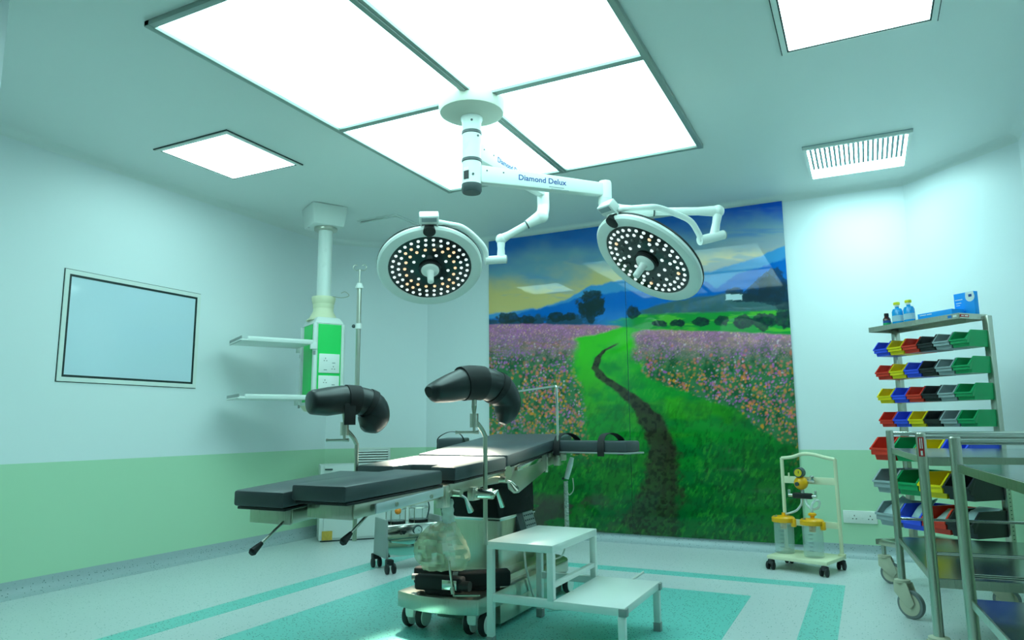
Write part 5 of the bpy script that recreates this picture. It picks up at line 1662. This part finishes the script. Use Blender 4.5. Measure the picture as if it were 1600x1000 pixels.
def rub_bottle(label, x, y):
    o = thing('hand_rub_bottle', label, 'bottle', tuple(XK @ Vector((x, y, ZS))), -PI / 4, 'blue bottles on the rack')
    X = XK @ Matrix.Translation((x, y, ZS))
    prof = [(0.03, 0.0), (0.033, 0.006), (0.033, 0.085), (0.026, 0.1), (0.012, 0.106), (0.012, 0.114)]
    mb = MB()
    mb.lathe(prof, seg=24)
    for p in mb.v:
        p.y *= 0.72
    mb.build('bottle', 'cyan_liquid', o, X)
    mb = MB().lathe([(0.0338, 0.026), (0.0338, 0.06)], seg=24, cap=False)
    for p in mb.v:
        p.y *= 0.74
    mb.build('label', 'label', o, X)
    MB().lathe([(0.012, 0.113), (0.012, 0.124)], seg=16).build('neck', 'white_plastic', o, X)
    MB().box((0, 0, 0.132), (0.03, 0.024, 0.018)).build('cap', 'cap_yellow', o, X, bevel=0.004)


rub_bottle('cyan hand rub bottle with yellow cap, next to the brown bottle', -0.19, -0.06)
rub_bottle('cyan hand rub bottle with yellow cap, on the side of the blue cartons', -0.11, -0.06)
bb = thing('medicine_bottle', 'small dark brown medicine bottle with a blue-green label', 'bottle', tuple(XK @ Vector((-0.25, -0.08, ZS))), -PI / 4)
X = XK @ Matrix.Translation((-0.25, -0.08, ZS))
MB().lathe([(0.019, 0), (0.021, 0.004), (0.021, 0.048), (0.012, 0.062), (0.01, 0.066)], seg=20).build('bottle', 'brown_glass', bb, X)
MB().lathe([(0.0214, 0.006), (0.0214, 0.024)], seg=20, cap=False).build('label', 'bin_green', bb, X)
MB().lathe([(0.0214, 0.024), (0.0214, 0.038)], seg=20, cap=False).build('label', 'blue_print', bb, X)
MB().lathe([(0.0125, 0.064), (0.0125, 0.082)], seg=16).build('cap', 'black', bb, X)


def carton(name, label, c_, s, m, group=None):
    o = thing(name, label, 'box', tuple(XK @ Vector((c_[0], c_[1], ZS))), -PI / 4, group)
    X = XK @ Matrix.Translation((c_[0], c_[1], ZS))
    MB().box((0, 0, s[2] / 2), s).build('carton', m, o, X, bevel=0.001)
    return o, X


o, X = carton('small_carton', 'tiny pale carton with pink print behind the brown bottle', (-0.27, -0.035), (0.05, 0.03, 0.032), 'cabinet')
MB().box((-0.01, -0.0156, 0.012), (0.022, 0.001, 0.01)).build('print_patch', 'red_label', o, X, smooth=False)
o, X = carton('flat_carton', 'flat blue carton lying on the rack top shelf', (0.115, -0.09), (0.21, 0.09, 0.034), 'box_blue')
MB().box((-0.07, -0.0456, 0.024), (0.04, 0.001, 0.004)).build('print_line', 'white_print', o, X, smooth=False)
MB().box((-0.03, -0.0456, 0.024), (0.03, 0.001, 0.004)).build('print_line', 'white_print', o, X, smooth=False)
o, X = carton('upright_carton', 'upright blue carton with white corner emblem on the rack top shelf', (0.215, -0.02), (0.115, 0.03, 0.125), 'box_blue')
Xe = X @ frame_of((0, -0.0152, 0), (1, 0, 0), (0, 0, 1), (0, -1, 0))
mb = MB()
P = [(0.057, 0.124), (0.012, 0.124)] + [(0.036 + 0.026 * math.cos(a), 0.098 + 0.026 * math.sin(a)) for a in np.linspace(PI, 2 * PI, 9)]
mb.prism([(x, y) for x, y in P], 2, 0, 0.0008)
mb.build('emblem', 'white_print', o, Xe, smooth=False)
MB().box((0.038, 0.104, 0.001), (0.018, 0.014, 0.001)).build('emblem_mark', 'blue_print', o, Xe, smooth=False)
for k, (x0, ln, y) in enumerate(((-0.05, 0.042, 0.09), (-0.046, 0.03, 0.072), (-0.046, 0.022, 0.06), (-0.035, 0.034, 0.03), (-0.035, 0.02, 0.018))):
    MB().box((x0 + ln / 2, y, 0.0006), (ln, 0.004 if k < 2 else 0.0025, 0.001)).build('print_line', 'white_print', o, Xe, smooth=False)


# ================================================================== STEEL TROLLEYS
def trolley(label, org, rz, lx, y0, y1, z_top, z_low, z_post, rails_low, caster_ang, sticker=False):
    r = thing('instrument_trolley', label, 'trolley', (org[0], org[1], 0), rz)
    X = W[r]
    for x in (0.0, lx):
        for y in (y0, y1):
            pst = MB().lathe([(0.0165, 0.165), (0.0165, z_post - 0.004), (0.013, z_post)], origin=(x, y, 0), seg=20).build('post', 'steel', r, X)
            swivel_caster(r, X, x, y, 0.168, 0.064, caster_ang)
    for zz, nm in ((z_top, 'top_shelf'), (z_low, 'lower_shelf')):
        sh = MB().box((lx / 2, (y0 + y1) / 2, zz - 0.0015), (lx - 0.01, y1 - y0 - 0.01, 0.003)).build(nm, 'shelf_steel', r, X, smooth=False)
        for (a, b, c_, d) in ((lx / 2, y0, lx - 0.02, 0.004), (lx / 2, y1, lx - 0.02, 0.004)):
            MB().box((a, b, zz - 0.016), (c_, d, 0.03)).build('shelf_edge', 'steel', sh, X, smooth=False)
        for x in (0.0, lx):
            MB().box((x, (y0 + y1) / 2, zz - 0.012), (0.004, y1 - y0 - 0.02, 0.024)).build('shelf_edge', 'steel', sh, X, smooth=False)
    for y in (y0, y1):
        MB().cyl((0, y, z_post - 0.016), (lx, y, z_post - 0.016), 0.0085, seg=14).build('guard_rail', 'polished', r, X)
        MB().cyl((0, y, rails_low), (lx, y, rails_low), 0.0062, seg=12).build('guard_rail', 'polished', r, X)
    if sticker:
        a = math.radians(-100)
        Xs_ = X @ frame_of((0.0165 * math.cos(a), y0 + 0.0165 * math.sin(a), z_post - 0.05), (-math.sin(a), math.cos(a), 0), (0, 0, 1), (math.cos(a), math.sin(a), 0))
        MB().box((0, 0, 0.0012), (0.019, 0.068, 0.001)).build('sticker', 'red_label', r, Xs_, smooth=False)
        for k in range(2):
            MB().box((-0.003 + 0.006 * k, 0.012, 0.002), (0.003, 0.036, 0.0005)).build('sticker_print', 'white_print', r, Xs_, smooth=False)
        MB().box((0, -0.022, 0.002), (0.006, 0.016, 0.0005)).build('sticker_print', 'white_print', r, Xs_, smooth=False)
    return r


M['shelf_steel'] = brushed('smooth_shelf_steel', (176, 184, 184), 0.16, axis=0)
trolley('tall steel instrument trolley with a red sticker on its post', (0.128, 3.44), 0.0763, 0.69, -0.49, 0.49, 0.778, 0.363, 0.864, 0.447, math.radians(-40), sticker=True)
trolley('plain steel instrument trolley standing closest to the entrance', (0.232, 2.55), 0.07, 0.55, -0.9, 0.0, 0.774, 0.386, 0.856, 0.45, math.radians(20))
